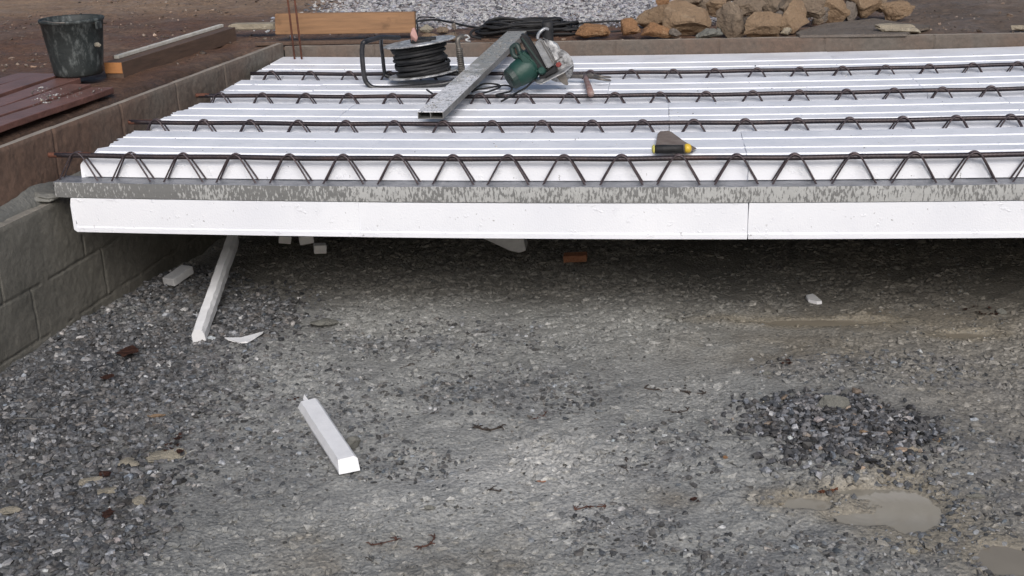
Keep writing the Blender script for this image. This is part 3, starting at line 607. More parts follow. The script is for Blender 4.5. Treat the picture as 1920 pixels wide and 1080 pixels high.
bm = bmesh.new(); tube(bm, spline([P(866, 71, 6.0), P(874, 66, 6.02), P(880, 71, 6.02), P(873, 75, 6.0), P(882, 78, 6.02)], 5), .0045, 6); done('wire_clip', bm, M_GALV, reel, True)
bm = bmesh.new(); tube(bm, spline([P(782, 70, 5.97), P(783, 50, 6.05), P(781, 38, 6.4), P(790, 32, 6.8), P(815, 33, 7.1)], 6), .004, 6)
tube(bm, spline([P(800, 168, 5.6), P(815, 178, 5.55), P(822, 176, 5.55), P(835, 180, 5.5), P(845, 165, 5.6), P(868, 150, 5.9), P(858, 152, 5.95), P(845, 156, 5.9)], 6), .0042, 6)
tube(bm, spline([c0+Vector((.12, -.06, .03)), P(848, 137, 5.93), P(868, 142, 5.93), P(866, 150, 5.9)], 6), .0045, 6); done('loose_cable', bm, M_BLK, reel, True)

# ================================================================== HOLLOW ALUMINIUM BAR
pa = Vector((ony(808, 229, 4.93).x, 4.93, Z0+.0085+.0035+sag(-.9))); pb_ = ony(964, 78, 6.88)
ra = Vector((ony(781, 229, 4.93)-ony(836, 224, 4.93))).length
zt_ = PH+.005; A0 = pa+Vector((0, 0, .014)); B0 = Vector((onz(962, 76, zt_+.02).x, 6.87, zt_+.013))
dr = (B0-A0); L = dr.length; dr.normalize(); sdv = Vector((0, 0, 1)).cross(dr).normalized(); up = dr.cross(sdv)
# end cut square to the viewer-facing end of the bar
hb = thing('hollow_bar', 'hollow aluminium screed bar splashed with mortar, lying across the joists', 'bar', A0)
Wd, Ht = .105, .030
def bpt(s, a, h): return A0+dr*s+sdv*a+up*h
bm = bmesh.new()
th_ = .003
def plate(a0, a1, h0, h1, b_m):
    V_ = [bpt(s, a, h) for s in (0, L) for (a, h) in ((a0, h0), (a1, h0), (a1, h1), (a0, h1))]; vs = [b_m.verts.new(v) for v in V_]
    for f in ((0, 1, 2, 3), (7, 6, 5, 4), (0, 4, 5, 1), (1, 5, 6, 2), (2, 6, 7, 3), (3, 7, 4, 0)): b_m.faces.new([vs[q] for q in f])
plate(-Wd/2, Wd/2, Ht-th_, Ht, bm); done('top_plate', bm, M_ALU, hb)
bm = bmesh.new(); plate(-Wd/2, Wd/2, 0, th_, bm)
for a in (-Wd/2, -.001, Wd/2-th_): plate(a, a+th_, th_+.0003, Ht-th_-.0003, bm)
done('side_walls', bm, M_ALUD, hb)
for v in ():
    pass
# mortar crust on top of the bar
cs, ca_ = rs.rand(420)*L*.95, (rs.rand(420)-.5)*Wd*.9; k = fbm(cs, ca_, 6, 2, 5) > .45; PP = np.array([tuple(bpt(s, a, Ht)) for s, a in zip(cs[k], ca_[k])]); S = .003+.007*rs.rand(len(PP))**2
o = scatter('mortar_crust', None, None, PP-np.array(A0), S, tint(len(PP), (.34, .34, .33), .35), 9, flat=.35); o.parent = hb; 
if 'category' in o: del o['category']

# ================================================================== CIRCULAR SAW (green, tipped on its side)
YS = 5.72
def Q(u, v, y=YS): return ony(880+u/6.75, 40+v/6.75, y)
sw = thing('circular_saw', 'green electric hand saw with grey metal guard, tipped over beside the hollow bar', 'power saw', Vector((Q(650, 850).x, YS, Z0)))
mp = mpp(YS)/6.75
a0 = Q(505, 745, YS-.03); a1 = Q(800, 545, YS+.02); ax_ = a1-a0; LL = ax_.length
bm = bmesh.new(); lathe(bm, a0, ax_, [(.0, -.004), (.040, -.004), (.050, .006), (.053, .03)], 24); done('vent_cap', bm, M_DGREEN, sw, False)
bm = bmesh.new(); lathe(bm, a0, ax_, [(.053, .0305), (.058, .045), (.061, LL*.55), (.064, LL*.85), (.055, LL), (.0, LL+.002)], 24); done('motor_housing', bm, M_GREEN, sw, True)
bm = bmesh.new()
for q in range(3):
    c = Q(480+q*25, 665+q*38, YS-.088); box(bm, c, (.018, .004, .0035), Matrix.Rotation(R(30), 3, 'Y'))
done('vent_slots', bm, M_BLK, sw)
# upper housing
bm = bmesh.new(); prism(bm, [Q(*q, YS-.045) for q in ((590, 420), (660, 370), (790, 470), (870, 600), (850, 690), (760, 600), (690, 540))], (0, .11, 0), .012); done('gear_housing', bm, M_GREEN, sw)
bm = bmesh.new(); tube(bm, spline([Q(540, 350, YS+.02), Q(560, 430, YS+.0), Q(620, 455, YS), Q(640, 400, YS), Q(600, 300, YS+.01), Q(545, 330, YS+.02)], 5, True), .012, 8, True); done('front_grip', bm, M_DGREEN, sw, True)
bm = bmesh.new(); prism(bm, [Q(*q, YS-.02) for q in ((625, 180), (690, 160), (740, 200), (985, 590), (960, 640), (880, 640), (850, 560), (760, 420), (670, 300))], (0, .055, 0), .009); done('main_handle', bm, M_BLK, sw)
bm = bmesh.new(); prism(bm, [Q(*q, YS-.0245) for q in ((655, 215), (675, 205), (960, 610), (945, 622))], (0, .004, 0)); done('handle_seam', bm, M_DGREEN, sw)
bm = bmesh.new(); prism(bm, [Q(*q, YS-.03) for q in ((820, 285), (905, 215), (1085, 540), (985, 605))], (0, .05, 0), .006); done('blade_guard', bm, M_CHROME, sw)
bm = bmesh.new(); prism(bm, [Q(*q, YS-.015) for q in ((915, 212), (960, 225), (1080, 270), (1150, 390), (1175, 480), (1080, 545))], (0, .075, 0), .012); done('outer_guard', bm, M_GALV, sw)
bm = bmesh.new()
for d0 in (0, 34): tube(bm, [Q(900+d0, 245+d0*.2, YS-.033), Q(1060+d0, 530-d0*.2, YS-.033)], .0022, 5)
done('guard_ribs', bm, M_DMET, sw)
bm = bmesh.new(); tube(bm, spline([Q(865, 225, YS-.02), Q(868, 180, YS-.02), Q(900, 130, YS-.02), Q(955, 92, YS-.01), Q(1000, 100, YS)], 5), .0075, 8); done('dust_spout_rim', bm, M_CHROME, sw, True)
bm = bmesh.new(); lathe(bm, Q(1000, 250, YS+.02), Q(990, 100, YS+.02)-Q(1000, 250, YS+.02), [(.024, 0), (.026, .05), (.026, .085), (.02, .09), (.018, .06), (0, .06)], 20); done('dust_spout', bm, M_BLK, sw, True)
# base plate, seen nearly edge on
pl_ = [Q(*q) for q in ((835, 768, YS-.07), (900, 790, YS-.07), (1200, 640, YS-.05), (1310, 548, YS-.02), (1210, 505, YS+.06), (1090, 600, YS+.06), (820, 730, YS+.03))]
bm = bmesh.new(); prism(bm, [q_ for q_ in pl_], (.002, 0, -.004)); done('base_plate', bm, M_CHROME, sw)
bm = bmesh.new(); tube(bm, spline([Q(1205, 528, YS), Q(1260, 532, YS), Q(1306, 546, YS), Q(1290, 562, YS), Q(1230, 596, YS)], 4), .0028, 6); done('fence_rod', bm, M_DMET, sw, True)
bm = bmesh.new(); prism(bm, [Q(*q, YS-.032) for q in ((985, 640), (1090, 560), (1120, 640), (900, 740), (870, 700))], (0, .04, 0), .004); done('depth_bracket', bm, M_BLK, sw)
bm = bmesh.new(); bmc = Q(1160, 690, YS+.01); prism(bm, [Q(*q, YS+.0) for q in ((1075, 680), (1180, 640), (1215, 660), (1240, 740), (1252, 805), (1225, 812), (1180, 790), (1130, 740))], (0, .012, 0), .002); done('lower_guard', bm, M_DMET, sw)
bm = bmesh.new()
lathe(bm, Q(1120, 560, YS+.012), Vector((.35, 1, .1)), [(0, 0), (.078, 0), (.078, .0022), (0, .0022)], 40); done('saw_blade', bm, M_GALV, sw)
bm = bmesh.new(); lathe(bm, Q(1128, 548, YS-.04), Vector((-.3, -1, .1)), [(.0115, -.01), (.0115, .004), (.009, .007), (0, .007)], 18)
done('red_knob', bm, M_RED, sw, False)
bm = bmesh.new(); lathe(bm, Q(915, 625, YS-.045), Vector((-.2, -1, .3)), [(.017, -.02), (.017, .006), (.012, .011), (0, .011)], 18); done('green_knob', bm, M_GREEN, sw, False)
bm = bmesh.new(); zc = Z0+.010
tube(bm, spline([Q(840, 745, YS-.08), Q(790, 770, YS-.09), onz(985, 165, zc+.01), onz(963, 177, zc+.006), onz(940, 190, zc-.01)], 6), .0046, 7)
tube(bm, spline([onz(945, 181, zc), onz(930, 178, zc), onz(957, 171, zc), onz(958, 163, zc), onz(945, 160, zc), onz(915, 165, zc), onz(895, 168, zc), onz(885, 172, zc), onz(905, 158, zc), onz(930, 158, zc), onz(938, 163, zc), onz(915, 172, zc), onz(895, 177, zc), onz(885, 182, zc)], 6), .0044, 7)
done('power_cord', bm, M_BLK, sw, True)

# ================================================================== HAMMER
def Hm(u, v, z=Z0+.022): return onz(u, v, z)
hm = thing('hammer', 'claw hammer with worn red handle lying by the saw on the white floor', 'hammer', Hm(1105, 160))
bm = bmesh.new(); hz = Z0+.022
tube(bm, [Hm(1066, 142), Hm(1073, 142), Hm(1074, 143), Hm(1092, 143), Hm(1098, 143)], [.012, .013, .009, .010, .013], 12)
for s in (-1, 1): tube(bm, spline([Hm(1098, 143), Hm(1112, 143+s*2), Hm(1128, 146+s*2.5), Hm(1145, 148+s*3, Z0+.010)], 4), [.010]*4+[.0075]*4+[.006]*4+[.004], 8)
done('hammer_head', bm, M_DMET, hm, True)
bm = bmesh.new(); tube(bm, [Hm(1096, 141), Hm(1099, 150, Z0+.02), Hm(1104, 163, Z0+.014), Hm(1108, 176, Z0+.016)], [.011, .0125, .014, .0155], 12); done('handle', bm, M_REDH, hm, True)

# ================================================================== TROWEL
zt2 = Z0+.004; tr = thing('trowel', 'trowel with brown stained blade and black and yellow handle on the front bay', 'trowel', onz(1262, 288, zt2))
zb2 = Z0-.0135+.004
def T(u, v, z=zb2): return onz(u, v, z+sag(0))
bm = bmesh.new(); bl = [(1228, 283), (1233, 252), (1238, 247), (1254, 246), (1260, 249), (1283, 266), (1306, 279), (1296, 284)]
bz = [.02, .006, .004, .002, .002, .003, .004, .016]
prism(bm, [T(u, v, zb2+z) for (u, v), z in zip(bl, bz)], (0, 0, .0022)); done('blade', bm, M_BLADE, tr)
hA, hB = ony(1224, 284.5, 4.36), ony(1296, 284, 4.36)
hA.z = hB.z = Z0+.0115+.0145; hA.y = hB.y = 4.375
hA = Vector((ony(1224, 284, 4.375).x, 4.375, Z0+.028)); hB = Vector((ony(1292, 284, 4.385).x, 4.385, Z0+.028)); ddh = (hB-hA).normalized(); LH = (hB-hA).length
bm = bmesh.new(); lathe(bm, hA, ddh, [(0, .006), (.0125, .006), (.0155, .012), (.0150, LH*.35), (.0135, LH*.6), (.0135, LH*.84), (.0, LH*.84)], 20); done('handle', bm, M_BLK, tr, True)
bm = bmesh.new(); lathe(bm, hA, ddh, [(0, -.004), (.010, -.003), (.0165, .002), (.0168, .0055), (.0, .0058)], 20); done('pale_end_ring', bm, M_YELP, tr, True)
bm = bmesh.new(); lathe(bm, hB, ddh, [(0, -.016), (.0150, -.015), (.0170, -.007), (.0155, .003), (.008, .008), (0, .009)], 20); done('yellow_end_cap', bm, M_YEL, tr, True)
bm = bmesh.new(); tube(bm, [hB+Vector((0, .005, -.01)), T(1290, 272, zb2+.012)], .004, 7); done('tang', bm, M_DMET, tr, True)

# ================================================================== BUCKET, TIMBERS, BOARDS (left upper ground)
zbd = PH+.03
bc = onz(143, 141, zbd+.002); bc.y += .03; s_ = mpp(bc.y, zbd)
bk = thing('bucket', 'black rubber builder bucket caked with grey mortar, standing on red brown boards', 'bucket', bc)
bm = bmesh.new(); r0, r1, hh = 47*s_, 60*s_, 110*s_
lathe(bm, bc, (0, 0, 1), [(0, .002), (r0*.93, .0), (r0, .008), (r0*1.02, .03), (r0+(r1-r0)*.5, hh*.5), (r1*.985, hh*.93), (r1*1.0, hh*.935), (r1*1.03, hh*.95), (r1*1.04, hh*.985), (r1*1.015, hh), (r1*.985, hh*.985), (r1*.95, hh*.9), (r0*.93, .03), (0, .028)], 44, .012); done('bucket_body', bm, M_BUCKET, bk, True)
bm = bmesh.new(); tube(bm, spline([bc+Vector((-r1*1.0, -.02, hh*.9)), bc+Vector((-r1*.6, -r1*.75, hh*1.0)), bc+Vector((0, -r1*1.04, hh*.985)), bc+Vector((r1*.6, -r1*.8, hh*.97)), bc+Vector((r1*1.0, -.02, hh*.9))], 6), .003, 6); done('wire_handle', bm, M_DMET, bk, True)
bm = bmesh.new(); box(bm, bc+Vector((r1*1.0, -.03, hh*.88)), (.012, .05, .035), bev=.003); done('handle_lug', bm, M_BUCKET, bk)
bm = rockbm(bc+Vector((0, 0, .08)), (r0*1.95, r0*1.95, .12), 5, 4, 3, .08); done('mortar_residue', bm, M_ST[5], bk, True)
bm = rockbm(bc+Vector((r1*1.05, -.08, hh*.56)), (.035, .02, .025), 15, 5, 2, .1); done('mortar_splash', bm, M_ST[6], bk)
# boards
E_ = [onz(0, v, zbd) for v in (241, 219, 198, 178, 158, 141)]; e2 = onz(219, 162, zbd)
dirb = (e2-E_[0]).normalized(); nb = Vector((-dirb.y, dirb.x, 0))
wds = [(E_[k+1]-E_[0]).dot(nb) for k in range(5)]; a_prev = 0.0; ends = [e2, onz(232, 158, zbd), onz(205, 146, zbd), onz(150, 138, zbd), onz(95, 133, zbd)]
bl_ = ['red brown board nearest the trench along the left wall', 'second red brown board from the trench, right under the bucket', 'third red brown board from the trench, under the back of the bucket', 'fourth red brown board from the trench, left of the bucket', 'farthest red brown board from the trench, at the left edge']
for k in range(5):
    w_ = abs(wds[k]-a_prev); s1 = (ends[k]-E_[0]).dot(dirb); s0 = -1.6; mid = E_[0]+nb*((a_prev+wds[k])/2)+dirb*((s0+s1)/2)
    bm = bmesh.new(); box(bm, (0, 0, 0), (w_-.034, s1-s0, .026), bev=.003)
    bmesh.ops.subdivide_edges(bm, edges=[e for e in bm.edges if e.calc_length() > .5], cuts=40)
    rr = random.Random(k)
    for v in bm.verts: v.co.z += .004*math.sin(v.co.y*4+k)+rr.uniform(-.0006, .0006)
    R3 = Matrix(((nb.x, dirb.x, 0), (nb.y, dirb.y, 0), (0, 0, 1)))
    for v in bm.verts: v.co = R3 @ v.co+Vector((mid.x, mid.y, zbd-.013-.002*k+.004*(k % 2)))
    tag(done('board', bm, M_BOARD, origin=(mid.x, mid.y, zbd-.026)), bl_[k], 'board', 'red brown boards lying beside the trench'); a_prev = wds[k]
x, y = cand(500, 0, 1, 0, 1); PX = [onz(60+200*a, 140+60*b-40*a, zbd+.001) for a, b in zip(x, y)]; PX = np.array([tuple(p) for p in PX]); S = .004+.013*rs.rand(len(PX))**4; C = tint(len(PX), (.28, .27, .25), .5)
dd = (PX[:, :2]-np.array(E_[0])[:2]); k = ((dd@np.array(nb)[:2]) > .01) & ((dd@np.array(dirb)[:2]) < (e2-E_[0]).dot(dirb)-.02); k &= rs.rand(len(k)) < .75; scatter('mortar_crumbs', 'pale mortar crumbs strewn on the boards around the bucket', 'crumbs', PX[k], S[k], C[k], 12)
# timber beam with sawn orange end
zb3 = PH+.012; pA, pB = onz(213, 137, zb3), onz(428, 68, zb3); ht = .052
dB = (pB-pA).normalized(); nB = Vector((-dB.y, dB.x, 0)); bt = thing('timber_beam', 'dirty timber beam with an orange sawn end beside the bucket', 'beam', pA)
def bb(s0, s1, a0, a1, z0, z1, bev=.003):
    bm = bmesh.new(); c = pA+dB*((s0+s1)/2)+nB*((a0+a1)/2); box(bm, (c.x, c.y, (z0+z1)/2), (abs(a1-a0), abs(s1-s0), z1-z0), Matrix(((nB.x, dB.x, 0), (nB.y, dB.y, 0), (0, 0, 1))), bev); return bm
LB = (pB-pA).length
done('beam_body', bb(.003, LB, -.05, .045, zb3-.03, zb3+ht), M_WOODD, bt); done('sawn_end', bb(-.002, .0028, -.049, .044, zb3-.001, zb3+ht-.001, .0005), M_ENDG, bt)
tag(done('lath', bb(.10, LB+.0, .022, .048, zb3+ht+.001, zb3+ht+.018), M_PALE, origin=(pA.x, pA.y, zb3+ht)), 'pale thin lath lying on top of the dirty timber beam', 'lath')
# flat pale slab behind, long plank, rebar pair
def px_prism(name, pts, y, depth, mat, label, cat, bev=.006, group=None):
    bm = bmesh.new(); Pp = [ony(u, v, y) for u, v in pts]; prism(bm, Pp, (0, depth, 0), bev); b = min(p.z for p in Pp); return tag(done(name, bm, mat, origin=(sum(p.x for p in Pp)/len(Pp), y, b)), label, cat, group)
px_prism('stone_slab', [(425, 50), (432, 46), (513, 45), (515, 56), (440, 57)], 7.25, .09, M_ST[4], 'pale flat stone slab between the lath and the plank', 'stone slab')
px_prism('wooden_plank', [(515, 26), (777, 23), (778, 62), (516, 65)], 6.98, .045, M_WOOD, 'orange brown plank on edge behind the corner of the walls', 'plank', .003)
bm = bmesh.new(); box(bm, (ony(646, 70, 6.93).x, 6.935, PH-.002), (1.02, .05, .02), bev=.004); tag(done('dark_gap_strip', bm, M_WOODD, origin=(ony(646, 70, 6.93).x, 6.93, PH)), 'dark strip standing in for the shaded gap under the long plank', 'shade strip')  # dark strip added for the shade in the gap below the plank
for k, (u0, v0, u1, v1, lab) in enumerate(((553, 115, 533, -40, 'left one of two rusty steel rods standing in the wall corner'), (566, 112, 546, -40, 'right one of two rusty steel rods standing in the wall corner'))):
    a = ony(u0, v0, 6.70); b = ony(u1, v1, 6.70); b = a+(b-a)*2.2; bm = bmesh.new(); tube(bm, [a-(b-a)*.02, a+(b-a)*.3+Vector((.004, 0, 0)), a+(b-a)*.7, b], .0055, 8)
    tag(done('steel_rod', bm, M_RUST, smooth=True, origin=a), lab, 'rod', 'rusty rods in the wall corner')
# black cable coil on the back wall, thin cables
def Kp(u, v, y=7.0, z=None): return ony(u, v, y)
bm = bmesh.new(); rr = random.Random(9)
cxu, cyv = 995, 58
for q in range(11):
    cu = cxu+rr.uniform(-14, 10); cv = PH+.012+.006*q; ru = (102-3*q+rr.uniform(-12, 4))*mpp(7.15); rv = .10+rr.uniform(-.02, .03); c_ = Vector((ony(cu, 60, 7.12).x, 7.10+.01*rr.uniform(-1, 1), cv)); ph0 = rr.uniform(0, 6)
    pts = [c_+Vector((ru*math.cos(a), rv*math.sin(a), .010*math.sin(2*a+ph0)+.004*math.sin(5*a+ph0))) for a in np.linspace(0, 2*math.pi, 40, endpoint=False)]; tube(bm, pts, .0075, 7, True)
tube(bm, spline([Kp(902, 72, 7.0), Kp(885, 68, 6.98), Kp(884, 60, 7.0), Kp(900, 52, 7.05), Kp(940, 47, 7.1)], 6), .0075, 7)
tag(done('cable_coil', bm, M_BLK, smooth=True, origin=(ony(995, 60, 7.1).x, 7.1, PH)), 'heap of black cable loops on the far wall behind the saw', 'cable')
bm = bmesh.new(); tube(bm, spline([onz(u, v, PH+.018) for u, v in ((782, 40), (815, 37), (850, 43), (890, 51), (940, 50), (1010, 51), (1060, 47), (1110, 42), (1170, 39), (1215, 38))], 6), .0065, 6); tag(done('thin_cable', bm, M_BLK, smooth=True, origin=onz(1000, 50, PH)), 'single black cable trailing over the gravel from plank to stones', 'cable')
bm = bmesh.new(); tube(bm, spline([onz(u, v, PH+.014) for u, v in ((1090, 52), (1110, 56), (1140, 59), (1165, 58), (1182, 56))], 6), .005, 6); tag(done('thin_cable', bm, M_BLK, smooth=True, origin=onz(1140, 59, PH)), 'short black cable end between two orange stones', 'cable')
# rubble by the plank
RUB = [((786, 45, 815, 62), 7.25, 6, 'beige rubble lump right of the plank', 'rubble lump'), ((818, 50, 842, 64), 7.22, 2, 'grey tan rubble lump behind the cable reel', 'rubble lump'), ((788, 62, 826, 76), 7.0, 0, 'tan stone just behind the reel plug', 'stone'),
       ((828, 60, 862, 78), 6.95, 2, 'brown stone behind the wrapped post', 'stone'), ((846, 42, 856, 58), 7.1, 3, 'small dark stone above the wrapped post', 'stone')]
PILE = [((1083, 45, 1137, 72), 6.98, 1, 'orange brown stone lying alone at the right end of the cable heap'),
        ((1159, 39, 1196, 73), 7.00, 1, 'yellowish stone at the left foot of the stone pile'),
        ((1197, 47, 1254, 72), 7.00, 1, 'orange block shaped stone at the front foot of the pile'),
        ((1196, 14, 1262, 52), 7.18, 0, 'brown stone above the orange block at the left of the pile'),
        ((1250, 8, 1344, 69), 7.06, 0, 'largest tan stone with pointed right tip in the pile'),
        ((1228, -14, 1262, 22), 7.42, 1, 'rust brown stone on the upper left slope of the pile'),
        ((1256, -10, 1276, 17), 7.25, 8, 'narrow whitish stone standing at the top left of the pile'),
        ((1270, -12, 1322, 15), 7.32, 2, 'flat tilted stone above the largest tan one'),
        ((1310, -4, 1334, 22), 7.45, 2, 'small shaded stone behind the largest tan stone'),
        ((1328, -6, 1364, 30), 7.28, 0, 'rounded ochre stone between the largest and the upright one'),
        ((1350, 11, 1404, 69), 7.05, 2, 'upright broad stone standing on the far wall edge'),
        ((1374, -10, 1430, 36), 7.32, 2, 'grey brown stone behind the upright broad one'),
        ((1403, 28, 1462, 70), 7.03, 0, 'ochre stone with pale flecks right of the upright one'),
        ((1420, -22, 1468, 42), 7.22, 2, 'tall smooth grey tan stone above the flecked one'),
        ((1462, 8, 1522, 64), 7.06, 0, 'tan stone with brown hollow next to the flagstone'),
        ((1470, -22, 1544, 31), 7.14, 2, 'large overhanging grey stone at the top of the pile'),
        ((1466, 54, 1484, 67), 7.00, 4, 'tiny pale chip at the foot of the tan stone'),
        ((1520, 34, 1542, 46), 7.32, 2, 'small stone wedged under the overhanging one'),
        ((1537, -6, 1592, 44), 7.18, 0, 'wedge shaped stone leaning behind the flagstone'),
        ((1592, -22, 1650, 42), 7.22, 0, 'tall tan stone at the right of the wedge shaped one'),
        ((1638, -10, 1662, 20), 7.45, 2, 'brown stone behind the right end of the pile'),
        ((1646, 8, 1710, 40), 7.20, 0, 'long pale tan stone at the right end of the pile'),
        ((1652, 48, 1722, 66), 7.00, 4, 'cream coloured rough stone on the right end of the flagstone'),
        ((1902, 48, 1935, 58), 7.00, 4, 'pale stone on the wall edge at the right border'),
        ((1345, 52, 1358, 66), 7.12, 5, 'small grey rubble stone left of the upright one'),
        ((1306, 56, 1350, 72), 7.16, 5, 'low grey rubble stone under the tip of the largest tan one'),
        ((1256, 56, 1276, 72), 7.10, 3, 'dark low stone right of the orange block'),
        ((1395, 14, 1425, 48), 7.45, 3, 'shaded stone deep between the upright and the smooth one'),
        ((1440, 26, 1476, 60), 7.40, 3, 'shaded stone deep between the flecked and the hollow one'),
        ((1525, 10, 1560, 44), 7.45, 3, 'shaded stone deep beside the overhanging one'),
        ((1580, 0, 1606, 42), 7.45, 3, 'shaded stone deep beside the wedge shaped one'),
        ((1280, -20, 1350, 10), 7.60, 2, 'grey stone at the very back of the pile on the left'),
        ((1340, -25, 1440, 5), 7.62, 0, 'tan stone at the very back of the pile in the middle'),
        ((1540, -30, 1640, 0), 7.62, 2, 'grey tan stone at the very back of the pile on the right')]
for n_, (b, y, mi_, lab, cat) in enumerate(RUB):
    y = onz((b[0]+b[2])/2, b[3], PH-.006).y
    k = mpp(y, PH); w_, h_ = (b[2]-b[0])*k, (b[3]-b[1])*k; c = ony((b[0]+b[2])/2, (b[1]+b[3])/2, y); bm = rockbm(c, (w_, w_*.7, h_), 300+n_); tag(done('rubble_stone', bm, M_ST[mi_], origin=(c.x, c.y, c.z-h_/2)), lab, cat, 'rubble behind the reel')
for n_, (b, y, mi_, lab) in enumerate(PILE):
    y = onz((b[0]+b[2])/2, b[3], PH-.006).y if b[3] > 38 else y
    k = mpp(y, PH); w_, h_ = (b[2]-b[0])*k*1.10, (b[3]-b[1])*k*1.08; c = ony((b[0]+b[2])/2, (b[1]+b[3])/2, y); dpt = min(.32, max(.05, .75*(w_+h_)/2)); c = c+Vector((0, dpt*(.42 if b[3] > 38 else .25), 0))
    rot = Matrix.Rotation(random.Random(n_).uniform(-.12, .12), 3, 'Y'); bm = rockbm(c, (w_*1.14, dpt, h_*1.14), 500+n_*3, 11, 4, .10, rot); tag(done('rough_stone', bm, M_ST[mi_], smooth=False, origin=(c.x, c.y, c.z-h_/2)), lab, 'stone', 'rough stones piled behind the far wall')
bm = bmesh.new(); prism(bm, [onz(u, v, PH+.010) for u, v in ((1492, 62), (1500, 57), (1545, 44), (1640, 34), (1690, 42), (1745, 47), (1742, 51), (1712, 56), (1700, 63), (1600, 64.5), (1500, 66))], (0, 0, -.014), .002); tag(done('flagstone', bm, M_ST[3], origin=onz(1600, 55, PH)), 'wide flat grey flagstone lying at the foot of the stone pile', 'flagstone')
# white board on feet at the top right
wb = thing('white_board', 'white board on short feet at the top right corner', 'board', ony(1890, 6, 8.6))
bm = bmesh.new(); c = ony(1895, 0, 8.6); box(bm, c, (.40, .05, .035), bev=.004); box(bm, c+Vector((0, .06, .12)), (.40, .03, .22), bev=.004); done('panel', bm, M_EPSC, wb)
for u in (1841, 1851): c = ony(u, 2, 8.58); bm = bmesh.new(); box(bm, c, (.018, .05, .055), bev=.003); done('foot', bm, M_EPSC, wb)

# ================================================================== THINGS ON THE PIT FLOOR
def onfloor(u, v, dz=0): p = onz(u, v, 0); p.z = float(gh(p.x, p.y)); q = onz(u, v, p.z+dz); return q
# long polystyrene strip reaching under the slab
def strip(name, cu, label, prof_w, prof_h, mat, near_, far_, zn=.0, zf=.0, jag=.002, seed=1):
    a, b = near_, far_; d = (b-a); L_ = d.length; d.normalize(); s = Vector((0, 0, 1)).cross(d).normalized(); u_ = d.cross(s); bm = bmesh.new(); n = 24; rings = []; rr = random.Random(seed)
    for i in range(n+1):
        t = i/n; base = a+d*(L_*t)
        off = [(-.5, 0), (.5, 0), (.5, .62), (.30, 1), (-.30, 1), (-.5, .62)]
        rings.append([bm.verts.new(base+s*(x_*prof_w+rr.uniform(-jag, jag))+u_*(z_*prof_h+rr.uniform(-jag, jag)*.5)) for x_, z_ in off])
    for i in range(n):
        for k in range(6): bm.faces.new((rings[i][k], rings[i][(k+1) % 6], rings[i+1][(k+1) % 6], rings[i+1][k]))
    for r_ in (rings[0], rings[-1]): bm.faces.new(r_)
    return tag(done(name, bm, mat, origin=a), label, 'offcut')
nA = onfloor(374, 642); nB_ = onz(438, 455, .17)
strip('polystyrene_strip', 0, 'long white polystyrene strip leading in under the floor edge', .050, .052, M_EPSC, nA+Vector((0, 0, .002)), nB_, seed=3)
def slabpiece(name, pts, h, mat, label, lift=0, cat='offcut', bev=0, jit=.0, wedge=None):
    """low prism whose outline is the footprint on the floor; wedge adds height per corner"""
    bm = bmesh.new(); B = [onfloor(u, v) for u, v in pts]; zb_ = sum(p.z for p in B)/len(B)+lift; rr = random.Random(len(pts))
    lo = [bm.verts.new((p.x, p.y, zb_)) for p in B]; hs = wedge or [h]*len(B); hi = [bm.verts.new((p.x+rr.uniform(-jit, jit), p.y+rr.uniform(-jit, jit), zb_+q)) for p, q in zip(B, hs)]; n = len(B)
    bm.faces.new(lo[::-1]); f = bm.faces.new(hi)
    for i in range(n): bm.faces.new((lo[i], lo[(i+1) % n], hi[(i+1) % n], hi[i]))
    bmesh.ops.triangulate(bm, faces=[f])
    if bev: bmesh.ops.bevel(bm, geom=list(bm.edges), offset=bev, segments=1, affect='EDGES')
    return tag(done(name, bm, mat, origin=(sum(p.x for p in B)/n, sum(p.y for p in B)/n, zb_)), label, cat)
# white foreground offcut: a U-section length with a ledge
fa, fb = onfloor(577, 768), onfloor(651, 886); dF = (fb-fa); LF = dF.length; dF.normalize(); sF = Vector((dF.y, -dF.x, 0))
ofs = thing('polystyrene_offcut', 'bright white polystyrene bar offcut lying alone in the foreground', 'offcut', fa)
bm = bmesh.new()
def fp(s, a, h): q = fa+dF*s+sF*a; return Vector((q.x, q.y, max(fa.z, fb.z)+h))
sec = [(-.035, .002), (.030, .002), (.032, .014), (.022, .036), (-.028, .038), (-.036, .030)]; rings = []; rr = random.Random(2)
for i in range(15):
    t = i/14; s_v = t*LF; rings.append([bm.verts.new(fp(s_v+(rr.uniform(-.004, .006) if i in (0, 14) else 0)+((.030-h)*.9 if i == 14 else (h-.03)*.3 if i == 0 else 0), a+rr.uniform(-.0008, .0008), h)) for a, h in sec])
for i in range(14):
    for k in range(6): bm.faces.new((rings[i][k], rings[i][(k+1) % 6], rings[i+1][(k+1) % 6], rings[i+1][k]))
bm.faces.new(rings[0]); bm.faces.new(rings[-1]); done('bar', bm, M_EPSC, ofs)
bm = bmesh.new(); prism(bm, [fp(-.024, .008, .030), fp(-.032, .0, .044), fp(.02, -.004, .037), fp(.02, .008, .035)], (0, .004, -.016)); done('broken_lip', bm, M_EPSC, ofs)
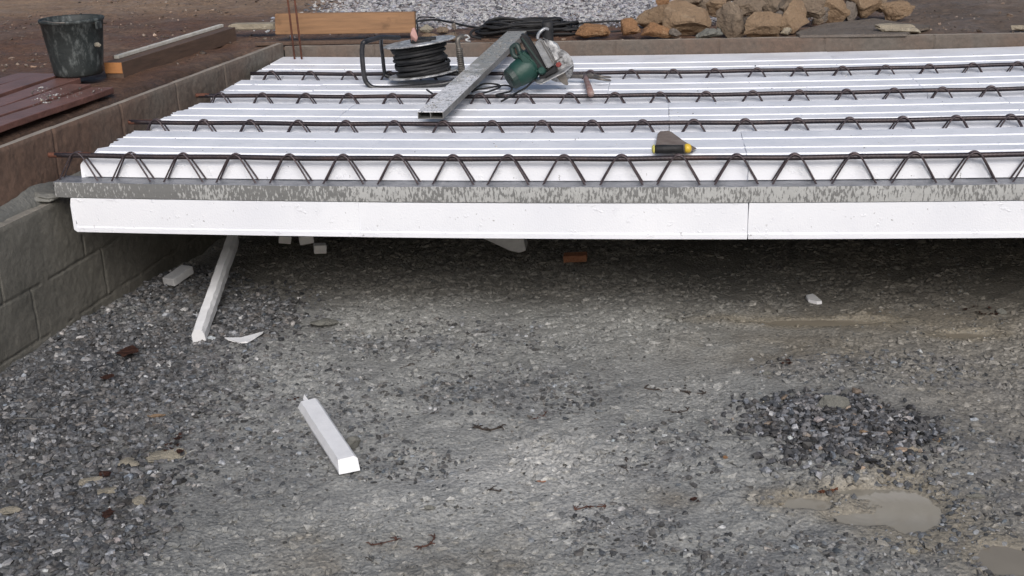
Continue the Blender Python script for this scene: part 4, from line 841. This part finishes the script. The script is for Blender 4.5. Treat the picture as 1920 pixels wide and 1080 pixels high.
# other pieces
c = onfloor(333, 535); bm = bmesh.new(); k = mpp(c.y, 0); y_ = c.y
box(bm, (c.x, c.y+.02, c.z+.038), (.062, .13, .034), Matrix.Rotation(R(-20), 3, 'Z') @ Matrix.Rotation(R(9), 3, 'X'), .004)
tag(done('polystyrene_offcut', bm, M_EPSG, origin=(c.x, c.y, c.z)), 'grey dusty polystyrene block piece near the left foundation wall', 'offcut')
slabpiece('polystyrene_scrap', [(422, 637), (452, 638), (495, 630), (478, 640), (465, 649), (450, 650), (428, 643)], .006, M_EPSC, 'flat pointed white polystyrene shard right of the long strip', .01, 'scrap', jit=.002)
slabpiece('polystyrene_scrap', [(1510, 560), (1524, 556), (1534, 562), (1541, 571), (1532, 572), (1516, 568)], .012, M_EPSC, 'small white scrap on the wet floor at right in the shade', .002, 'scrap', jit=.006)
def bit(name, b, h, mi_, label, cat, seed, mat=None, lift=.0, flat=1.0, rot=0, sub=3, cuts=9):
    u0, v0, u1, v1 = b; c = onfloor((u0+u1)/2, v1-1); k = mpp(c.y, 0); w_ = (u1-u0)*k; hp = (v1-v0)*k; dpt = max(.012, hp/ math.sin(R(24))*.55*flat); bm = rockbm((c.x, c.y+dpt*.4, c.z+h*.35+lift), (w_, dpt, h), seed, cuts, sub, .08, rotz(rot)); return tag(done(name, bm, mat or M_ST[mi_], origin=(c.x, c.y, c.z)), label, cat)
bit('concrete_lump', (638, 805, 676, 850), .06, 5, 'grey rounded stone tucked behind the white foreground offcut', 'stone', 41, flat=.5)
bit('concrete_lump', (568, 588, 634, 616), .035, 5, 'flat broken grey concrete lump at the shade edge of the gravel', 'concrete lump', 42)
bit('concrete_lump', (1528, 738, 1592, 778), .055, 5, 'grey concrete lump on the back of the dark gravel heap', 'concrete lump', 44, lift=.012, flat=.6)
bit('mortar_fragment', (262, 822, 342, 866), .018, 6, 'long beige mortar fragment in the coarse gravel at left', 'mortar fragment', 45, rot=.5, flat=1.1)
bit('mortar_fragment', (212, 850, 262, 880), .018, 6, 'beige mortar fragment left below the longest one', 'mortar fragment', 46, rot=.3, flat=1.1)
bit('mortar_fragment', (138, 888, 188, 912), .014, 6, 'flat beige mortar flake left of the brown leaf crumbs', 'mortar fragment', 47, rot=.3, flat=1.1)
bit('mortar_fragment', (176, 906, 216, 930), .016, 6, 'beige mortar piece touching a dark red leaf', 'mortar fragment', 48, flat=1.1)
bit('mortar_fragment', (243, 926, 270, 952), .022, 6, 'squarish beige stone chip near the lower left', 'stone chip', 49, flat=1.1)
bit('mortar_fragment', (-10, 946, 36, 970), .018, 6, 'beige mortar piece cut by the left border', 'mortar fragment', 50, flat=1.1)
bit('mortar_fragment', (272, 764, 314, 784), .012, 7, 'thin tan chip in the gravel below the brown leaf', 'stone chip', 51, mat=M_ST[0], flat=.5)
bit('stone_chip', (206, 1002, 232, 1022), .02, 8, 'pale white veined stone near the bottom left', 'stone chip', 52, flat=.5)
bit('brick_chip', (1004, 890, 1030, 907), .005, 7, 'flat orange brick chip in the middle of the floor', 'brick chip', 53, flat=.8)
bit('brick_chip', (1328, 785, 1343, 793), .010, 7, 'small red brick chip left of the gravel heap', 'brick chip', 54, flat=.5)
bit('stone_chip', (1354, 846, 1366, 863), .010, 1, 'narrow orange stone chip left of the gravel heap', 'stone chip', 55, flat=.5)
bit('stone_chip', (1755, 812, 1771, 832), .02, 0, 'tan stone chip right of the gravel heap', 'stone chip', 56, flat=.4)
bit('stone_chip', (1700, 1028, 1724, 1042), .02, 6, 'pale rounded stone below the rippled puddle', 'stone chip', 57, flat=.5)
bit('stone_chip', (1458, 940, 1472, 950), .010, 4, 'small white stone on the edge of the tan puddle', 'stone chip', 58, flat=.5)
bit('stone_chip', (794, 943, 818, 958), .016, 5, 'greenish grey round pebble in the lower middle', 'pebble', 59, flat=.5)
bit('stone_chip', (1610, 808, 1632, 824), .018, 0, 'pinkish tan stone in the middle of the gravel heap', 'stone chip', 60, lift=.012, flat=.5)
bit('stone_chip', (1520, 782, 1546, 802), .020, 8, 'bluish grey stone on top of the gravel heap', 'stone chip', 61, lift=.014, flat=.5)
bit('stone_chip', (1700, 838, 1726, 856), .018, 4, 'pale beige stone at the right of the gravel heap', 'stone chip', 62, lift=.012, flat=.5)
bit('stone_chip', (1808, 920, 1848, 936), .018, 5, 'dark grey pair sized stone right of the rippled puddle', 'stone chip', 63, flat=.5)
bit('stone_chip', (1868, 578, 1890, 592), .03, 5, 'grey stone near the right border in the shade', 'stone chip', 64, flat=.5)
bit('stone_chip', (1240, 590, 1262, 600), .02, 5, 'small grey stone in the shade edge in the middle', 'stone chip', 65, flat=.5)
bit('stone_chip', (1430, 692, 1448, 706), .02, 5, 'low grey stone left of the pale dusty patch', 'stone chip', 66, flat=.5)
# brick piece under the slab, block offcuts by the edge
c = onfloor(1078, 494); k = mpp(c.y, 0); bm = bmesh.new(); box(bm, (c.x, c.y+.03, c.z+.02), (44*k, .06, 13*k), Matrix.Rotation(R(-3), 3, 'Y'), .004); tag(done('brick_fragment', bm, M_ST[7], origin=c), 'orange brick fragment in the dark under the white floor', 'brick')
bm = bmesh.new(); prism(bm, [ony(u, v, 5.35) for u, v in ((890, 440), (980, 440), (986, 470), (974, 474), (955, 470))], (0, .10, .0), .003); tag(done('polystyrene_offcut', bm, M_EPSG, origin=ony(960, 472, 5.35)), 'grey wedge of polystyrene leaning in the dark below the floor edge', 'offcut')
for (b, y, h, lab, sd_) in (((560, 440, 588, 456), 5.45, .06, 'dark polystyrene lump left of the two small pale blocks under the slab', 1), ((588, 457, 612, 474), 5.4, .06, 'right lower small pale block in the dark under the slab', 2), ((522, 440, 546, 455), 5.5, .05, 'left small pale block in the dark under the slab', 3), ((455, 438, 505, 462), 6.0, .08, 'broken stone in the dark beside the far end of the strip', 4)):
    c = ony((b[0]+b[2])/2, (b[1]+b[3])/2, y); k = mpp(y, .2); w_, h_ = (b[2]-b[0])*k, (b[3]-b[1])*k; zf = float(gh(c.x, c.y)); bm = bmesh.new()
    d0 = c.z-h_/2-zf
    if sd_ == 4: bm.free(); bm = rockbm(c, (w_, w_*.6, h_), 77)
    else: box(bm, c, (w_, w_*.8, h_), Matrix.Rotation(R(8*sd_-12), 3, 'Y') @ Matrix.Rotation(R(20), 3, 'Z'), .004)
    tag(done('polystyrene_offcut' if sd_ != 4 else 'rubble_stone', bm, M_EPSC if sd_ != 4 else M_ST[5], origin=(c.x, c.y, c.z-h_/2)), lab, 'offcut' if sd_ != 4 else 'stone')
# leaves, twigs, wire
def leaf(b, label, seed, n=5, mat=M_LEAF, name='dead_leaf'):
    rr = random.Random(seed); bm = bmesh.new()
    for q in range(n):
        u = rr.uniform(b[0], b[2]); v = rr.uniform(b[1], b[3]); c = onfloor(u, v, .008); s = rr.uniform(.012, .03) if n > 1 else (b[2]-b[0])*.0019; a = rr.uniform(0, 6.28); pts = []
        for kk in range(7):
            t = kk/6; w_ = .35*math.sin(math.pi*t)+.04; pts.append((t-.5, w_*rr.uniform(.6, 1.2)))
        top = [bm.verts.new((c.x+s*(x_*math.cos(a)-y_*math.sin(a)), c.y+s*(x_*math.sin(a)+y_*math.cos(a)), c.z+rr.uniform(0, .008))) for x_, y_ in pts]; bot = [bm.verts.new((c.x+s*(x_*math.cos(a)+y_*math.sin(a)), c.y+s*(x_*math.sin(a)-y_*math.cos(a)), c.z+rr.uniform(0, .005))) for x_, y_ in pts]
        for kk in range(6): bm.faces.new((top[kk], top[kk+1], bot[kk+1], bot[kk]))
    ex = bmesh.ops.solidify(bm, geom=list(bm.faces), thickness=.0012); c = onfloor((b[0]+b[2])/2, (b[1]+b[3])/2); 
    if n == 1: return tag(done(name, bm, mat, origin=c), label, 'leaf')
    return tag(done('leaf_litter', bm, mat, origin=c), label, 'leaf litter', None, 'stuff')
leaf((232, 648, 288, 662), 'large reddish brown dead leaf on the gravel near the left wall', 1, 1); leaf((176, 700, 202, 708), 'dark red leaf below the large reddish one', 2, 1); leaf((310, 812, 350, 850), 'dark red leaf crumbs around the longest mortar fragment', 3, 9)
leaf((192, 888, 216, 908), 'small dark red leaf by a beige mortar piece', 4, 1); leaf((185, 958, 212, 966), 'dark red leaf near the lower left', 5, 1); leaf((530, 742, 562, 752), 'brown leaf crumbs above the white foreground offcut', 6, 4); leaf((1462, 672, 1486, 682), 'reddish crumbs in the muddy patch at right', 8, 3)
leaf((1540, 918, 1585, 926), 'reddish crumbs between the two puddles', 9, 5, M_ST[7]); leaf((1285, 930, 1310, 948), 'rusty crumbs left of the tan puddle', 10, 4); leaf((1812, 575, 1880, 600), 'reddish dirt crumbs in the shade at the right border', 11, 8)
def twig(pts, label, r=.0025, mat=M_TWIG, name='twig', cat='twig', side=3, seed=1, lift=.004):
    bm = bmesh.new(); r = r*.5 if cat == 'twig' else r; side *= 2; P_ = [onfloor(u, v, lift*.6) for u, v in pts]; tube(bm, spline(P_, 4), r, 6); rr = random.Random(seed)
    for q in range(side): p = P_[rr.randrange(len(P_))]; e = p+Vector((rr.uniform(-.022, .022), rr.uniform(-.022, .022), rr.uniform(.0, .006))); tube(bm, [p, (p+e)/2+Vector((0, 0, .004)), e], [r, r*.8, r*.4], 5)
    return tag(done(name, bm, mat, smooth=True, origin=P_[0]), label, cat)
twig([(1208, 728), (1232, 731), (1262, 729), (1290, 737), (1322, 738)], 'dark wet root lying across the floor right of centre', .006, side=9, seed=3); twig([(896, 803), (918, 806), (938, 801)], 'dark twig clump in the middle of the floor', .006, side=9, seed=4); twig([(1006, 786), (1016, 781), (1024, 774)], 'small reddish twig above the dark clump', .003, M_LEAF, side=4, seed=5)
twig([(696, 1022), (718, 1018), (744, 1012)], 'dark reddish twig at the lower middle left', .004, M_LEAF, side=4, seed=6); twig([(790, 1026), (806, 1020), (815, 1008)], 'dark reddish twig right of the other lower one', .005, M_LEAF, side=4, seed=7); twig([(690, 1046), (700, 1054), (712, 1060)], 'thin curved twig near the bottom edge', .0022, side=1, seed=8)
twig([(1078, 956), (1104, 950), (1136, 950)], 'thin reddish twig on an orange stain', .0035, M_LEAF, side=5, seed=9); twig([(750, 690), (764, 686), (778, 683)], 'short dark stick in the upper middle of the floor', .003, side=1, seed=10); twig([(905, 925), (920, 918), (938, 921)], 'dark bark bit in the lower middle', .004, side=3, seed=11)
twig([(1255, 770), (1270, 774), (1290, 769)], 'small dark bark bits below the root', .004, side=6, seed=12); twig([(1172, 880), (1176, 868), (1172, 858)], 'dark bit left of the gravel heap', .004, side=3, seed=13)
twig([(455, 575), (480, 583), (520, 580), (552, 570), (562, 556), (545, 545), (515, 543)], 'dull wire loop on the gravel under the floor edge', .0032, M_WIRE, 'wire_loop', 'wire', 0, 2, .008)
twig([(14, 815), (10, 800), (22, 788), (45, 784), (72, 786)], 'curved pale wire on the coarse gravel at the left edge', .003, M_WIRE, 'bent_wire', 'wire', 0, 3, .010)
